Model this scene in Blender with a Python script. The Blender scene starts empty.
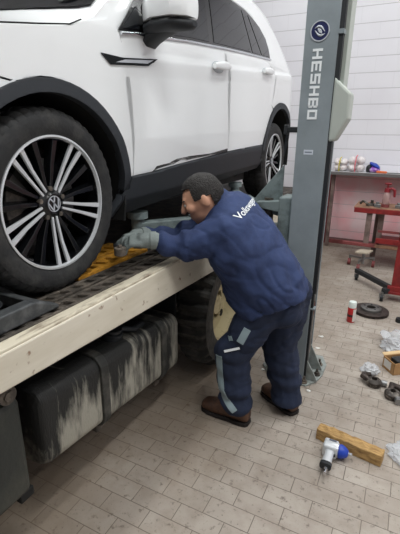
import bpy, bmesh, math, random
from mathutils import Vector, Matrix, noise
from mathutils.bvhtree import BVHTree
from math import sin, cos, pi, radians as RAD
random.seed(7)
V = Vector
scene = bpy.context.scene
COL = scene.collection

# ------------------------------------------------------------------ camera
pitch, yaw, roll = RAD(18.247), RAD(26.601), RAD(0.6555)
F = V((-sin(yaw)*cos(pitch), cos(yaw)*cos(pitch), -sin(pitch)))
R0 = V((cos(yaw), sin(yaw), 0)); U0 = R0.cross(F)
Rv = cos(roll)*R0 + sin(roll)*U0; Uv = -sin(roll)*R0 + cos(roll)*U0
cam = bpy.data.objects.new('camera', bpy.data.cameras.new('camera'))
cam.data.sensor_fit = 'VERTICAL'; cam.data.sensor_height = 24; cam.data.lens = 407.85/534*24
cam.data.clip_start = .02
cam.matrix_world = Matrix(((Rv.x, Uv.x, -F.x, 0), (Rv.y, Uv.y, -F.y, 0), (Rv.z, Uv.z, -F.z, 1.5), (0, 0, 0, 1)))
COL.objects.link(cam); scene.camera = cam

# ------------------------------------------------------------------ light
w = bpy.data.worlds.new('world'); scene.world = w; w.use_nodes = True
w.node_tree.nodes['Background'].inputs[0].default_value = (.86, .93, 1, 1)
w.node_tree.nodes['Background'].inputs[1].default_value = .25
scene.view_settings.view_transform = 'Standard'; scene.view_settings.look = 'None'
scene.view_settings.gamma = 1; scene.view_settings.use_curve_mapping = False
scene.view_settings.exposure = 0.0
LAMP_POWER = 39
LAMPS = [(-1.6, 4.6, .45), (.5, 4.6, .45), (-1.9, 2.6, 1), (.2, 2.6, 1), (1.9, 3.2, .7), (-1.6, .2, 1.2), (.8, .4, 1.35), (2.6, 1.2, 1.1)]   # x, y, share of the power
CEIL = 4.4

# ------------------------------------------------------------------ helpers
def lin(c):
    return tuple(((x/255)/12.92 if x/255 <= .04045 else ((x/255+.055)/1.055)**2.4) for x in c)

def mat(name, c, rough=.5, metal=0, coat=0, vary=0, vscale=8, c2=None, stretch=None, bump=0, bscale=60, lo=.45, hi=.65, trans=0, alpha=1, ior=1.45, detail=5):
    m = bpy.data.materials.new(name); m.use_nodes = True
    nt = m.node_tree; b = nt.nodes['Principled BSDF']
    b.inputs['Base Color'].default_value = (*lin(c), 1); b.inputs['Roughness'].default_value = rough
    b.inputs['Metallic'].default_value = metal; b.inputs['Coat Weight'].default_value = coat
    b.inputs['Coat Roughness'].default_value = .04
    b.inputs['Transmission Weight'].default_value = trans; b.inputs['Alpha'].default_value = alpha; b.inputs['IOR'].default_value = ior
    tc = nt.nodes.new('ShaderNodeTexCoord'); mp = nt.nodes.new('ShaderNodeMapping')
    nt.links.new(tc.outputs['Object'], mp.inputs[0])
    if stretch: mp.inputs['Scale'].default_value = stretch
    if c2 is not None:
        n = nt.nodes.new('ShaderNodeTexNoise'); n.inputs['Scale'].default_value = vscale; n.inputs['Detail'].default_value = detail; n.inputs['Roughness'].default_value = .65
        nt.links.new(mp.outputs[0], n.inputs['Vector'])
        r = nt.nodes.new('ShaderNodeValToRGB'); r.color_ramp.elements[0].position = lo; r.color_ramp.elements[1].position = hi
        r.color_ramp.elements[0].color = (*lin(c), 1); r.color_ramp.elements[1].color = (*lin(c2), 1)
        nt.links.new(n.outputs[0], r.inputs[0]); nt.links.new(r.outputs[0], b.inputs['Base Color'])
    if bump:
        n2 = nt.nodes.new('ShaderNodeTexNoise'); n2.inputs['Scale'].default_value = bscale; n2.inputs['Detail'].default_value = 4
        nt.links.new(mp.outputs[0], n2.inputs['Vector'])
        bp = nt.nodes.new('ShaderNodeBump'); bp.inputs['Strength'].default_value = bump; bp.inputs['Distance'].default_value = .01
        nt.links.new(n2.outputs[0], bp.inputs['Height']); nt.links.new(bp.outputs[0], b.inputs['Normal'])
    return m

def B(): return bmesh.new()

def box(bm, lo, hi, M=None):
    vs = [bm.verts.new((x, y, z)) for x in (lo[0], hi[0]) for y in (lo[1], hi[1]) for z in (lo[2], hi[2])]
    for f in ((0,1,3,2),(4,6,7,5),(0,4,5,1),(2,3,7,6),(0,2,6,4),(1,5,7,3)): bm.faces.new([vs[i] for i in f])
    if M is not None:
        for v in vs: v.co = M @ v.co
    return vs

def obox(bm, c, half, ax):        # oriented box, ax = three unit vectors
    c = V(c); vs = []
    for a in (-1, 1):
        for b in (-1, 1):
            for d in (-1, 1): vs.append(bm.verts.new(c + ax[0]*half[0]*a + ax[1]*half[1]*b + ax[2]*half[2]*d))
    for f in ((0,1,3,2),(4,6,7,5),(0,4,5,1),(2,3,7,6),(0,2,6,4),(1,5,7,3)): bm.faces.new([vs[i] for i in f])

def frame(d):
    d = V(d).normalized(); a = V((0,0,1)) if abs(d.z) < .9 else V((1,0,0))
    u = d.cross(a).normalized(); return d, u, u.cross(d).normalized()

def bar(bm, p0, p1, wd, ht):      # rectangular bar; ht measured towards up
    p0 = V(p0); p1 = V(p1); d, u, n = frame(p1-p0)
    obox(bm, (p0+p1)/2, ((p1-p0).length/2, wd/2, ht/2), (d, u, n))

def ring(bm, c, u, v, r, n=24, r2=None):
    r2 = r if r2 is None else r2
    return [bm.verts.new(V(c) + u*(r*cos(2*pi*i/n)) + v*(r2*sin(2*pi*i/n))) for i in range(n)]

def skin(bm, rings, caps=True, close=False):
    n = len(rings[0])
    rr = rings + ([rings[0]] if close else [])
    for a, b in zip(rr, rr[1:]):
        for i in range(n): bm.faces.new((a[i], a[(i+1) % n], b[(i+1) % n], b[i]))
    if caps and not close:
        bm.faces.new(rings[0][::-1]); bm.faces.new(rings[-1])

def cyl(bm, p0, p1, r0, r1=None, n=24):
    r1 = r0 if r1 is None else r1
    d, u, v = frame(V(p1)-V(p0)); skin(bm, [ring(bm, p0, u, v, r0, n), ring(bm, p1, u, v, r1, n)])

def lathe(bm, prof, o, axis, n=48, closed=False):   # prof: (radius, along axis)
    d, u, v = frame(axis); o = V(o)
    skin(bm, [ring(bm, o + d*h, u, v, max(r, 1e-4), n) for r, h in prof], caps=not closed, close=closed)

def tube(bm, pts, r, n=10):
    pts = [V(p) for p in pts]; rings = []; pu = None
    for i, p in enumerate(pts):
        d = (pts[min(i+1, len(pts)-1)] - pts[max(i-1, 0)]).normalized()
        if pu is None: _, u, v = frame(d)
        else:
            u = (pu - d*pu.dot(d)).normalized(); v = u.cross(d)
        pu = u; rad = r[i] if isinstance(r, (list, tuple)) else r
        rings.append(ring(bm, p, u, v, rad, n))
    skin(bm, rings)

def prism(bm, pts, vec):
    a = [bm.verts.new(V(p)) for p in pts]; b = [bm.verts.new(V(p)+V(vec)) for p in pts]; n = len(a)
    bm.faces.new(a[::-1]); bm.faces.new(b)
    for i in range(n): bm.faces.new((a[i], a[(i+1) % n], b[(i+1) % n], b[i]))

def hull(bm, p0, p1, r0, r1, n=12):   # tapered capsule
    d, u, v = frame(V(p1)-V(p0)); rings = []
    for k in range(1, 6):
        t = -pi/2 + k*pi/12; rings.append(ring(bm, V(p0)+d*r0*sin(t), u, v, r0*cos(t), n))
    for k in range(0, 6):
        t = k*pi/12; rings.append(ring(bm, V(p1)+d*r1*sin(t), u, v, r1*cos(t), n))
    skin(bm, rings)

def ell(bm, c, r, M=None, seg=20):
    M4 = Matrix.Translation(V(c)) @ (M.to_4x4() if M is not None else Matrix.Identity(4)) @ Matrix.Diagonal((*r, 1))
    bmesh.ops.create_uvsphere(bm, u_segments=seg, v_segments=seg*2//3, radius=1, matrix=M4)

def loft(bm, secs, n=24, p=2.0):     # secs: centre, a-vector, b-vector (superellipse)
    rings = []
    for c, a, b in secs:
        rg = []
        for i in range(n):
            t = 2*pi*i/n; ct, st = cos(t), sin(t)
            rg.append(bm.verts.new(V(c) + V(a)*(abs(ct)**(2/p)*(1 if ct >= 0 else -1)) + V(b)*(abs(st)**(2/p)*(1 if st >= 0 else -1))))
        rings.append(rg)
    skin(bm, rings)

def obj(name, bm, m, parent=None, smooth=None, bevel=0, seg=2, origin=None, solid=0, soff=-1):
    bmesh.ops.recalc_face_normals(bm, faces=bm.faces) if not solid else None
    me = bpy.data.meshes.new(name); 
    if origin is not None:
        for v in bm.verts: v.co -= V(origin)
    bm.to_mesh(me); bm.free()
    me.materials.append(m)
    o = bpy.data.objects.new(name, me); COL.objects.link(o)
    if origin is not None: o.location = origin
    if smooth is not None:
        me.shade_smooth(); me.set_sharp_from_angle(angle=RAD(smooth))
    if solid:
        md = o.modifiers.new('solid', 'SOLIDIFY'); md.thickness = solid; md.offset = soff
        if smooth is not None and not bevel:
            md = o.modifiers.new('split', 'EDGE_SPLIT'); md.split_angle = RAD(35); md.use_edge_sharp = False
    if bevel:
        md = o.modifiers.new('bevel', 'BEVEL'); md.width = bevel; md.segments = seg; md.limit_method = 'ANGLE'; md.angle_limit = RAD(35)
    if parent: attach(o, parent)
    return o

def attach(o, parent):
    o.parent = parent
    o.matrix_parent_inverse = Matrix.Translation(-parent.location) if parent.parent is None else Matrix.Identity(4)

def tag(o, label, cat=None, group=None):
    o['label'] = label
    if cat: o['category'] = cat
    if group: o['group'] = group
    return o

def thing(name, label, cat, loc, group=None):
    o = bpy.data.objects.new(name, None); COL.objects.link(o); o.location = loc; o.empty_display_size = .05
    return tag(o, label, cat, group)

def struct(name, bm, m, **k):
    o = obj(name, bm, m, **k); o['kind'] = 'structure'; return o

def remeshed(bm, size, smooth_it=4, noise_amp=0, noise_scale=10, fold=None):
    """union of overlapping closed shapes -> one continuous skin"""
    me = bpy.data.meshes.new('tmp'); bmesh.ops.recalc_face_normals(bm, faces=bm.faces); bm.to_mesh(me); bm.free()
    o = bpy.data.objects.new('tmp', me); COL.objects.link(o)
    md = o.modifiers.new('r', 'REMESH'); md.mode = 'VOXEL'; md.voxel_size = size
    s = o.modifiers.new('s', 'SMOOTH'); s.iterations = smooth_it; s.factor = .5
    dg = bpy.context.evaluated_depsgraph_get(); ev = o.evaluated_get(dg)
    out = bmesh.new(); out.from_mesh(ev.to_mesh()); ev.to_mesh_clear()
    bpy.data.objects.remove(o); bpy.data.meshes.remove(me)
    out.normal_update()
    if noise_amp or fold:
        mv = []
        for v in out.verts:
            d = 0
            if noise_amp: d += noise_amp*noise.fractal(v.co*noise_scale, 1, 2, 3)
            if fold: d += fold(v.co)
            mv.append(v.co + v.normal*d)
        for v, c in zip(out.verts, mv): v.co = c
    return out

def textmesh(s, size, m_to_world, name, m, parent, extrude=.002, bold=0, spacing=1, project=None):
    cu = bpy.data.curves.new('t', 'FONT'); cu.body = s; cu.size = size; cu.extrude = 0 if project else extrude
    cu.offset = bold; cu.space_character = spacing; cu.align_x = 'CENTER'; cu.align_y = 'CENTER'; cu.resolution_u = 4
    o = bpy.data.objects.new('t', cu); COL.objects.link(o)
    dg = bpy.context.evaluated_depsgraph_get(); ev = o.evaluated_get(dg)
    bm = bmesh.new(); bm.from_mesh(ev.to_mesh()); ev.to_mesh_clear()
    bpy.data.objects.remove(o); bpy.data.curves.remove(cu)
    for v in bm.verts: v.co = m_to_world @ v.co
    if project: project(bm)
    return obj(name, bm, m, parent)

# ------------------------------------------------------------------ materials
M = {}
M['white_paint'] = mat('white_paint', (238, 239, 240), .28, coat=.6)
M['black_plastic'] = mat('black_plastic', (34, 36, 39), .55)
M['clad'] = mat('cladding_plastic', (46, 49, 54), .6, bump=.15, bscale=400)
M['gloss_black'] = mat('gloss_black', (13, 14, 16), .16, coat=.1)
M['glass'] = mat('tinted_glass', (24, 26, 30), .03, ior=1.4)
M['windscreen'] = mat('windscreen_glass', (12, 13, 16), .06, ior=1.3)
M['rubber'] = mat('tyre_rubber', (38, 38, 39), .75, c2=(56, 55, 54), vscale=14, bump=.2, bscale=90)
M['truck_rubber'] = mat('truck_rubber', (62, 60, 57), .8, c2=(92, 88, 82), vscale=10, bump=.3)
M['alu'] = mat('machined_alloy', (214, 216, 219), .3, metal=.35)
M['chrome'] = mat('chrome', (215, 218, 222), .15, metal=1)
M['steel'] = mat('dull_steel', (140, 140, 140), .4, metal=.8)
M['disc_steel'] = mat('brake_steel', (110, 108, 106), .45, metal=.7)
M['dark_steel'] = mat('dark_steel', (72, 66, 60), .6, metal=.1, c2=(116, 106, 96), vscale=18, bump=.3)
M['deck'] = mat('deck_steel', (40, 35, 30), .65, metal=.2, c2=(84, 74, 64), vscale=12, bump=.4)
M['orange_deck'] = mat('orange_deck', (196, 138, 44), .6, c2=(120, 80, 34), vscale=22, lo=.5, hi=.75, bump=.3)
M['underbody'] = mat('underbody', (20, 20, 20), .8)
M['tank'] = mat('dirty_shaded_tank', (33, 33, 32), .65, c2=(158, 154, 142), vscale=4.5, stretch=(1, 3.6, .7), lo=.46, hi=.64, bump=.3, detail=8)
def tank_dirt_shade(m):  # dirt smears fade to dark towards the top, painting in the bed's shade
    nt = m.node_tree; n = [x for x in nt.nodes if x.type == 'TEX_NOISE'][0]; r = [x for x in nt.nodes if x.type == 'VALTORGB'][0]
    geo = nt.nodes.new('ShaderNodeNewGeometry'); sp = nt.nodes.new('ShaderNodeSeparateXYZ'); nt.links.new(geo.outputs['Position'], sp.inputs[0])
    mr = nt.nodes.new('ShaderNodeMapRange'); mr.inputs['From Min'].default_value = .68; mr.inputs['From Max'].default_value = .42; mr.inputs['To Min'].default_value = -.16; mr.inputs['To Max'].default_value = .07
    nt.links.new(sp.outputs[2], mr.inputs['Value']); ad = nt.nodes.new('ShaderNodeMath'); nt.links.new(n.outputs[0], ad.inputs[0]); nt.links.new(mr.outputs[0], ad.inputs[1]); nt.links.new(ad.outputs[0], r.inputs[0])
tank_dirt_shade(M['tank'])
M['tank_strap'] = mat('tank_strap', (42, 42, 40), .6, c2=(98, 95, 88), vscale=9, lo=.45, hi=.8)
M['toolbox'] = mat('toolbox_metal', (46, 48, 45), .6, c2=(66, 66, 60), vscale=5, bump=.2)
M['rim_cream'] = mat('cream_rim', (196, 182, 144), .6, c2=(120, 100, 70), vscale=9, lo=.52, hi=.75)
M['post'] = mat('lift_grey', (140, 148, 153), .42, c2=(126, 134, 138), vscale=4, lo=.4, hi=.7)
M['lift_light'] = mat('lift_pale_grey', (176, 181, 174), .5)
M['base_grey'] = mat('lift_base_grey', (146, 152, 149), .55, c2=(116, 119, 115), vscale=14)
M['arm_grey'] = mat('arm_grey', (134, 146, 146), .5, c2=(96, 104, 104), vscale=10)
M['white_letter'] = mat('white_letter', (236, 238, 240), .5)
M['navy'] = mat('emblem_navy', (36, 40, 82), .35)
M['silver'] = mat('emblem_silver', (200, 203, 210), .35, metal=.3)
M['sticker'] = mat('sticker_white', (205, 210, 220), .5)
M['red'] = mat('red_paint', (138, 40, 40), .45, c2=(106, 32, 34), vscale=9)
M['red_dull'] = mat('dull_red_paint', (132, 66, 66), .55, c2=(108, 54, 54), vscale=9)
M['bench_leg'] = mat('bench_leg', (128, 108, 102), .6, c2=(98, 82, 78), vscale=10)
M['bench_top'] = mat('bench_top', (150, 112, 88), .6, c2=(112, 84, 68), vscale=12)
M['shelf_top'] = mat('shelf_top', (212, 212, 214), .5)
M['shelf_edge'] = mat('shelf_edge', (104, 100, 100), .5)
M['jacket'] = mat('navy_jacket', (46, 60, 98), .85, c2=(38, 50, 84), vscale=10, bump=.25, bscale=220)
M['trousers'] = mat('navy_trousers', (34, 43, 66), .88, c2=(28, 36, 56), vscale=10, bump=.25, bscale=220)
M['reflect'] = mat('reflective_tape', (142, 158, 164), .4)
M['skin'] = mat('skin', (196, 146, 120), .55)
M['hair'] = mat('dark_hair', (28, 23, 21), .6, bump=.8, bscale=160)
M['glove'] = mat('grey_glove', (128, 136, 134), .8, bump=.3, bscale=180)
M['shoe'] = mat('brown_shoe', (92, 64, 48), .6, c2=(68, 47, 37), vscale=20)
M['sole'] = mat('shoe_sole', (34, 28, 26), .8)
M['wood'] = mat('wood', (188, 152, 98), .8, c2=(140, 106, 66), vscale=14, stretch=(1, 6, 6), lo=.4, hi=.65, bump=.4, bscale=40)
M['cardboard'] = mat('cardboard', (176, 136, 92), .8, c2=(160, 120, 78), vscale=12)
M['card_in'] = mat('cardboard_inside', (150, 112, 74), .85)
M['label_white'] = mat('label_white', (214, 210, 204), .6)
M['blue'] = mat('blue_plastic', (34, 66, 170), .4)
M['plastic_bag'] = mat('clear_plastic', (226, 228, 232), .18, trans=.35, alpha=.6)
M['white_wrap'] = mat('white_wrap', (232, 226, 226), .5, c2=(206, 190, 192), vscale=14, bump=.4, bscale=30)
M['lamp_off'] = mat('lamp_body', (220, 222, 224), .5)
M['paper'] = mat('paper', (232, 230, 226), .8)
M['rust'] = mat('rusty_steel', (72, 62, 58), .5, metal=.4, c2=(44, 38, 36), vscale=30)
M['greasy'] = mat('greasy_metal', (60, 54, 50), .5, metal=.4, c2=(150, 142, 134), vscale=26, lo=.5, hi=.7)
M['yellow'] = mat('yellow_tie', (206, 190, 60), .6)
M['pink'] = mat('pink_tie', (224, 120, 130), .6)
M['orange'] = mat('orange_plastic', (222, 110, 60), .5)
M['purple'] = mat('purple_wrap', (150, 90, 190), .5, c2=(226, 196, 220), vscale=20)
M['scuff'] = mat('scuff_marks', (52, 50, 50), .7, c2=(216, 214, 212), vscale=26, stretch=(1, .35, 3), lo=.55, hi=.75)

def cream_fascia():
    m = mat('cream_fascia', (222, 214, 198), .55, c2=(200, 190, 170), vscale=3, stretch=(1, .5, 3), lo=.4, hi=.75)
    nt = m.node_tree; b = nt.nodes['Principled BSDF']; src = b.inputs['Base Color'].links[0].from_socket
    n = nt.nodes.new('ShaderNodeTexNoise'); n.inputs['Scale'].default_value = 22; n.inputs['Detail'].default_value = 6
    tc = nt.nodes.new('ShaderNodeTexCoord'); nt.links.new(tc.outputs['Object'], n.inputs['Vector'])
    r = nt.nodes.new('ShaderNodeValToRGB'); r.color_ramp.elements[0].position = .64; r.color_ramp.elements[1].position = .72
    nt.links.new(n.outputs[0], r.inputs[0])
    mx = nt.nodes.new('ShaderNodeMix'); mx.data_type = 'RGBA'; mx.inputs['B'].default_value = (*lin((122, 84, 52)), 1)
    nt.links.new(r.outputs[0], mx.inputs['Factor']); nt.links.new(src, mx.inputs['A']); nt.links.new(mx.outputs['Result'], b.inputs['Base Color'])
    return m
M['fascia'] = cream_fascia()

def floor_mat():
    m = bpy.data.materials.new('brick_tile_floor'); m.use_nodes = True; nt = m.node_tree; N = nt.nodes; L = nt.links
    b = N['Principled BSDF']
    geo = N.new('ShaderNodeNewGeometry'); mp = N.new('ShaderNodeMapping'); L.new(geo.outputs['Position'], mp.inputs[0])
    mp.inputs['Location'].default_value = (.756+.198*40, .0895*61-1.163, 0)
    br = N.new('ShaderNodeTexBrick'); L.new(mp.outputs[0], br.inputs['Vector'])
    br.offset = .5; br.offset_frequency = 2; br.squash = 1
    br.inputs['Scale'].default_value = 1; br.inputs['Brick Width'].default_value = .198; br.inputs['Row Height'].default_value = .0895
    br.inputs['Mortar Size'].default_value = .0019; br.inputs['Mortar Smooth'].default_value = .3; br.inputs['Bias'].default_value = 0
    br.inputs['Color1'].default_value = (*lin((176, 166, 156)), 1); br.inputs['Color2'].default_value = (*lin((164, 153, 143)), 1)
    br.inputs['Mortar'].default_value = (*lin((98, 88, 80)), 1)
    def nz(scale, lo, hi, det=5):
        n = N.new('ShaderNodeTexNoise'); n.inputs['Scale'].default_value = scale; n.inputs['Detail'].default_value = det; n.inputs['Roughness'].default_value = .6
        L.new(geo.outputs['Position'], n.inputs['Vector'])
        r = N.new('ShaderNodeValToRGB'); r.color_ramp.elements[0].position = lo; r.color_ramp.elements[1].position = hi
        L.new(n.outputs[0], r.inputs[0]); return r.outputs[0]
    cur = br.outputs['Color']
    for sc, lo, hi, colr, k in ((1.7, .40, .72, (124, 112, 100), .6), (9, .46, .75, (132, 118, 106), .6), (30, .58, .70, (78, 66, 58), .65), (70, .62, .72, (62, 52, 46), .65), (160, .62, .72, (74, 64, 58), .5)):
        f = nz(sc, lo, hi); mul = N.new('ShaderNodeMath'); mul.operation = 'MULTIPLY'; mul.inputs[1].default_value = k; L.new(f, mul.inputs[0])
        mx = N.new('ShaderNodeMix'); mx.data_type = 'RGBA'; mx.inputs['B'].default_value = (*lin(colr), 1)
        L.new(mul.outputs[0], mx.inputs['Factor']); L.new(cur, mx.inputs['A']); cur = mx.outputs['Result']
    # brown tint paints in the shade under the truck, edge broken by noise
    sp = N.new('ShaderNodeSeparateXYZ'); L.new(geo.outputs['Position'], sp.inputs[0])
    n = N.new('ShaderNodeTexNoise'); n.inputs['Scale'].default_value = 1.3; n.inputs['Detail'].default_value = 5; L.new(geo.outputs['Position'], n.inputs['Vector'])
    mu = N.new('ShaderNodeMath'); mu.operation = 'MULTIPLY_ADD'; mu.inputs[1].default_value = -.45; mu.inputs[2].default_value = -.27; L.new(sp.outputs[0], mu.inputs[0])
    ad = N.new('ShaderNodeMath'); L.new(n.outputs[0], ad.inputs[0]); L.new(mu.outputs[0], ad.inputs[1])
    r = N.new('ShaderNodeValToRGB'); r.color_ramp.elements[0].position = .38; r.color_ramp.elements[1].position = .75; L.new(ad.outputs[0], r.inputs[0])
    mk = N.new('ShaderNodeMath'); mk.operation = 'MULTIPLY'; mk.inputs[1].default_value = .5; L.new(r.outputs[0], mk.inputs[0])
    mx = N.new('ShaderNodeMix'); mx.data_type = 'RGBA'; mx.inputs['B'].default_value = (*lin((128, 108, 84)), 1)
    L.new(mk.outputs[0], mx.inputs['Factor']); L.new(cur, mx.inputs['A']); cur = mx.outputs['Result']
    L.new(cur, b.inputs['Base Color'])
    bp = N.new('ShaderNodeBump'); bp.inputs['Strength'].default_value = .5; bp.inputs['Distance'].default_value = .002; bp.invert = True
    L.new(br.outputs['Fac'], bp.inputs['Height']); L.new(bp.outputs[0], b.inputs['Normal'])
    b.inputs['Roughness'].default_value = .62
    return m

def wall_mat(axis, name):
    m = bpy.data.materials.new(name); m.use_nodes = True; nt = m.node_tree; N = nt.nodes; L = nt.links
    b = N['Principled BSDF']
    geo = N.new('ShaderNodeNewGeometry'); sp = N.new('ShaderNodeSeparateXYZ'); L.new(geo.outputs['Position'], sp.inputs[0])
    cb = N.new('ShaderNodeCombineXYZ'); L.new(sp.outputs[axis], cb.inputs[0]); L.new(sp.outputs[2], cb.inputs[1])
    mp = N.new('ShaderNodeMapping'); L.new(cb.outputs[0], mp.inputs[0]); mp.inputs['Location'].default_value = (20.14, .186*20-1.497, 0)
    br = N.new('ShaderNodeTexBrick'); L.new(mp.outputs[0], br.inputs['Vector'])
    br.inputs['Scale'].default_value = 1; br.inputs['Brick Width'].default_value = .46; br.inputs['Row Height'].default_value = .186
    br.inputs['Mortar Size'].default_value = .004; br.inputs['Mortar Smooth'].default_value = .6
    br.inputs['Color1'].default_value = (0, 0, 0, 1); br.inputs['Color2'].default_value = (0, 0, 0, 1); br.inputs['Mortar'].default_value = (1, 1, 1, 1)
    # courses read strongly, vertical joints are half filled with paint
    wv = N.new('ShaderNodeMath'); wv.operation = 'FRACT'
    dv = N.new('ShaderNodeMath'); dv.operation = 'DIVIDE'; dv.inputs[1].default_value = .186
    ad = N.new('ShaderNodeMath'); ad.operation = 'ADD'; ad.inputs[1].default_value = .186*20-1.497+.0
    L.new(sp.outputs[2], ad.inputs[0]); L.new(ad.outputs[0], dv.inputs[0]); L.new(dv.outputs[0], wv.inputs[0])
    pg = N.new('ShaderNodeMath'); pg.operation = 'PINGPONG'; pg.inputs[1].default_value = .5; L.new(wv.outputs[0], pg.inputs[0])
    lt = N.new('ShaderNodeMath'); lt.operation = 'LESS_THAN'; lt.inputs[1].default_value = .022; L.new(pg.outputs[0], lt.inputs[0])
    n = N.new('ShaderNodeTexNoise'); n.inputs['Scale'].default_value = 1.6; n.inputs['Detail'].default_value = 5; L.new(geo.outputs['Position'], n.inputs['Vector'])
    r = N.new('ShaderNodeValToRGB'); r.color_ramp.elements[0].position = .3; r.color_ramp.elements[1].position = .75
    r.color_ramp.elements[0].color = (*lin((232, 230, 235)), 1); r.color_ramp.elements[1].color = (*lin((224, 221, 227)), 1); L.new(n.outputs[0], r.inputs[0])
    # lower part of the back wall a faded pink, varied in patches
    n2 = N.new('ShaderNodeTexNoise'); n2.inputs['Scale'].default_value = 2.6; n2.inputs['Detail'].default_value = 4; L.new(geo.outputs['Position'], n2.inputs['Vector'])
    r2 = N.new('ShaderNodeValToRGB'); r2.color_ramp.elements[0].position = .35; r2.color_ramp.elements[1].position = .65
    r2.color_ramp.elements[0].color = (*lin((232, 166, 172)), 1); r2.color_ramp.elements[1].color = (*lin((226, 198, 200)), 1); L.new(n2.outputs[0], r2.inputs[0])
    lz = N.new('ShaderNodeMath'); lz.operation = 'LESS_THAN'; lz.inputs[1].default_value = .985; L.new(sp.outputs[2], lz.inputs[0])
    gx = N.new('ShaderNodeMath'); gx.operation = 'GREATER_THAN'; gx.inputs[1].default_value = -1.15 if axis == 0 else 100; L.new(sp.outputs[0], gx.inputs[0])
    lo = N.new('ShaderNodeMath'); lo.operation = 'MULTIPLY'; L.new(lz.outputs[0], lo.inputs[0]); L.new(gx.outputs[0], lo.inputs[1])
    mx = N.new('ShaderNodeMix'); mx.data_type = 'RGBA'; L.new(lo.outputs[0], mx.inputs['Factor']); L.new(r.outputs[0], mx.inputs['A']); L.new(r2.outputs[0], mx.inputs['B'])
    f1 = N.new('ShaderNodeMath'); f1.operation = 'MULTIPLY'; f1.inputs[1].default_value = .10; L.new(br.outputs['Fac'], f1.inputs[0])
    f2 = N.new('ShaderNodeMath'); f2.operation = 'MULTIPLY'; f2.inputs[1].default_value = .5; L.new(lt.outputs[0], f2.inputs[0])
    fm = N.new('ShaderNodeMath'); fm.operation = 'MAXIMUM'; L.new(f1.outputs[0], fm.inputs[0]); L.new(f2.outputs[0], fm.inputs[1])
    mj = N.new('ShaderNodeMix'); mj.data_type = 'RGBA'; mj.inputs['B'].default_value = (*lin((150, 146, 148)), 1)
    L.new(fm.outputs[0], mj.inputs['Factor']); L.new(mx.outputs['Result'], mj.inputs['A']); L.new(mj.outputs['Result'], b.inputs['Base Color'])
    bp = N.new('ShaderNodeBump'); bp.inputs['Strength'].default_value = .6; bp.inputs['Distance'].default_value = .004; bp.invert = True
    L.new(lt.outputs[0], bp.inputs['Height']); L.new(bp.outputs[0], b.inputs['Normal'])
    b.inputs['Roughness'].default_value = .5
    return m

# ------------------------------------------------------------------ setting
XL, XR, YB, YF = -6.5, 4.0, 6.0, -5.0
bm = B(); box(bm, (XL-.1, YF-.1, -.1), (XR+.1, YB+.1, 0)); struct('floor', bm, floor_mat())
wm = wall_mat(0, 'white_block_wall')
bm = B(); box(bm, (XL-.1, YB, 0), (XR+.1, YB+.15, CEIL)); struct('wall_back', bm, wm)
wm2 = wall_mat(1, 'white_block_side_wall')
bm = B(); box(bm, (XL-.15, YF, 0), (XL, YB, CEIL)); struct('wall_left', bm, wm2)
bm = B(); box(bm, (XR, YF, 0), (XR+.15, YB, CEIL)); struct('wall_right', bm, wm2)
bm = B(); box(bm, (XL-.15, YF-.1, CEIL), (XR+.15, YB+.15, CEIL+.1)); struct('ceiling', bm, mat('ceiling_white', (222, 222, 222), .8))
bm = B(); box(bm, (XL, YB-.012, 0), (XR, YB, .085)); struct('baseboard_back', bm, mat('skirting_brown', (128, 96, 94), .6, c2=(104, 78, 76), vscale=9))

M['tube'] = bpy.data.materials.new('lamp_tube'); M['tube'].use_nodes = True
_b = M['tube'].node_tree.nodes['Principled BSDF']; _b.inputs['Emission Color'].default_value = (1, .98, .95, 1); _b.inputs['Emission Strength'].default_value = 6
for i, (x, y, share) in enumerate(LAMPS):
    t = thing('ceiling_lamp', 'twin tube fluorescent lamp fixed under the white workshop ceiling', 'lamp', (x, y, CEIL), 'ceiling lamps')
    bm = B(); box(bm, (x-.09, y-.65, CEIL-.06), (x+.09, y+.65, CEIL)); obj('housing', bm, M['lamp_off'], t, bevel=.01)
    for s in (-.045, .045):
        bm = B(); cyl(bm, (x+s, y-.6, CEIL-.085), (x+s, y+.6, CEIL-.085), .014, n=10); obj('tube', bm, M['tube'], t, smooth=40)
    ld = bpy.data.lights.new('lamp_light', 'AREA'); ld.shape = 'RECTANGLE'; ld.size = .25; ld.size_y = 1.25; ld.energy = LAMP_POWER*share; ld.color = (.965, 1, .99)
    lo = bpy.data.objects.new('lamp_light', ld); COL.objects.link(lo); lo.location = (x, y, CEIL-.11); attach(lo, t)

# ------------------------------------------------------------------ tow truck
truck = thing('tow_truck', 'cream edged flatbed tow truck with dark dirty fuel tank carrying the white car', 'truck', (-2.1, 2.3, 0))
Y0, Y1 = -1.0, 4.9
bm = B(); box(bm, (-3.25, Y0, .86), (-.985, Y1, .893)); obj('bed_deck', bm, M['deck'], truck)
# cream side beam, lower edge rises a little towards the near end
bm = B()
zb0, zb1 = .85, .60
prism(bm, [(-.95, Y0, zb0), (-.95, Y1, zb1), (-.95, Y1, .898), (-.95, Y0, .898)], (-.03, 0, 0))
sb_ = obj('side_beam', bm, M['fascia'], truck, bevel=.006)
bm = B(); prism(bm, [(-.955, Y0, .893), (-.955, Y1, .893), (-.955, Y1, .907), (-.955, Y0, .907)], (-.05, 0, 0)); tag(obj('top_lip', bm, mat('worn_lip', (206, 196, 176), .6, c2=(104, 84, 66), vscale=11, stretch=(3, .6, 1), lo=.48, hi=.72, detail=8), sb_, bevel=.004), 'worn top edge with the paint rubbed through')
bm = B(); prism(bm, [(-3.25, Y0, zb0), (-3.25, Y1, zb1), (-3.25, Y1, .9), (-3.25, Y0, .9)], (.03, 0, 0)); tag(obj('side_beam', bm, M['fascia'], truck, bevel=.006), 'cream side beam on the far side')
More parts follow.
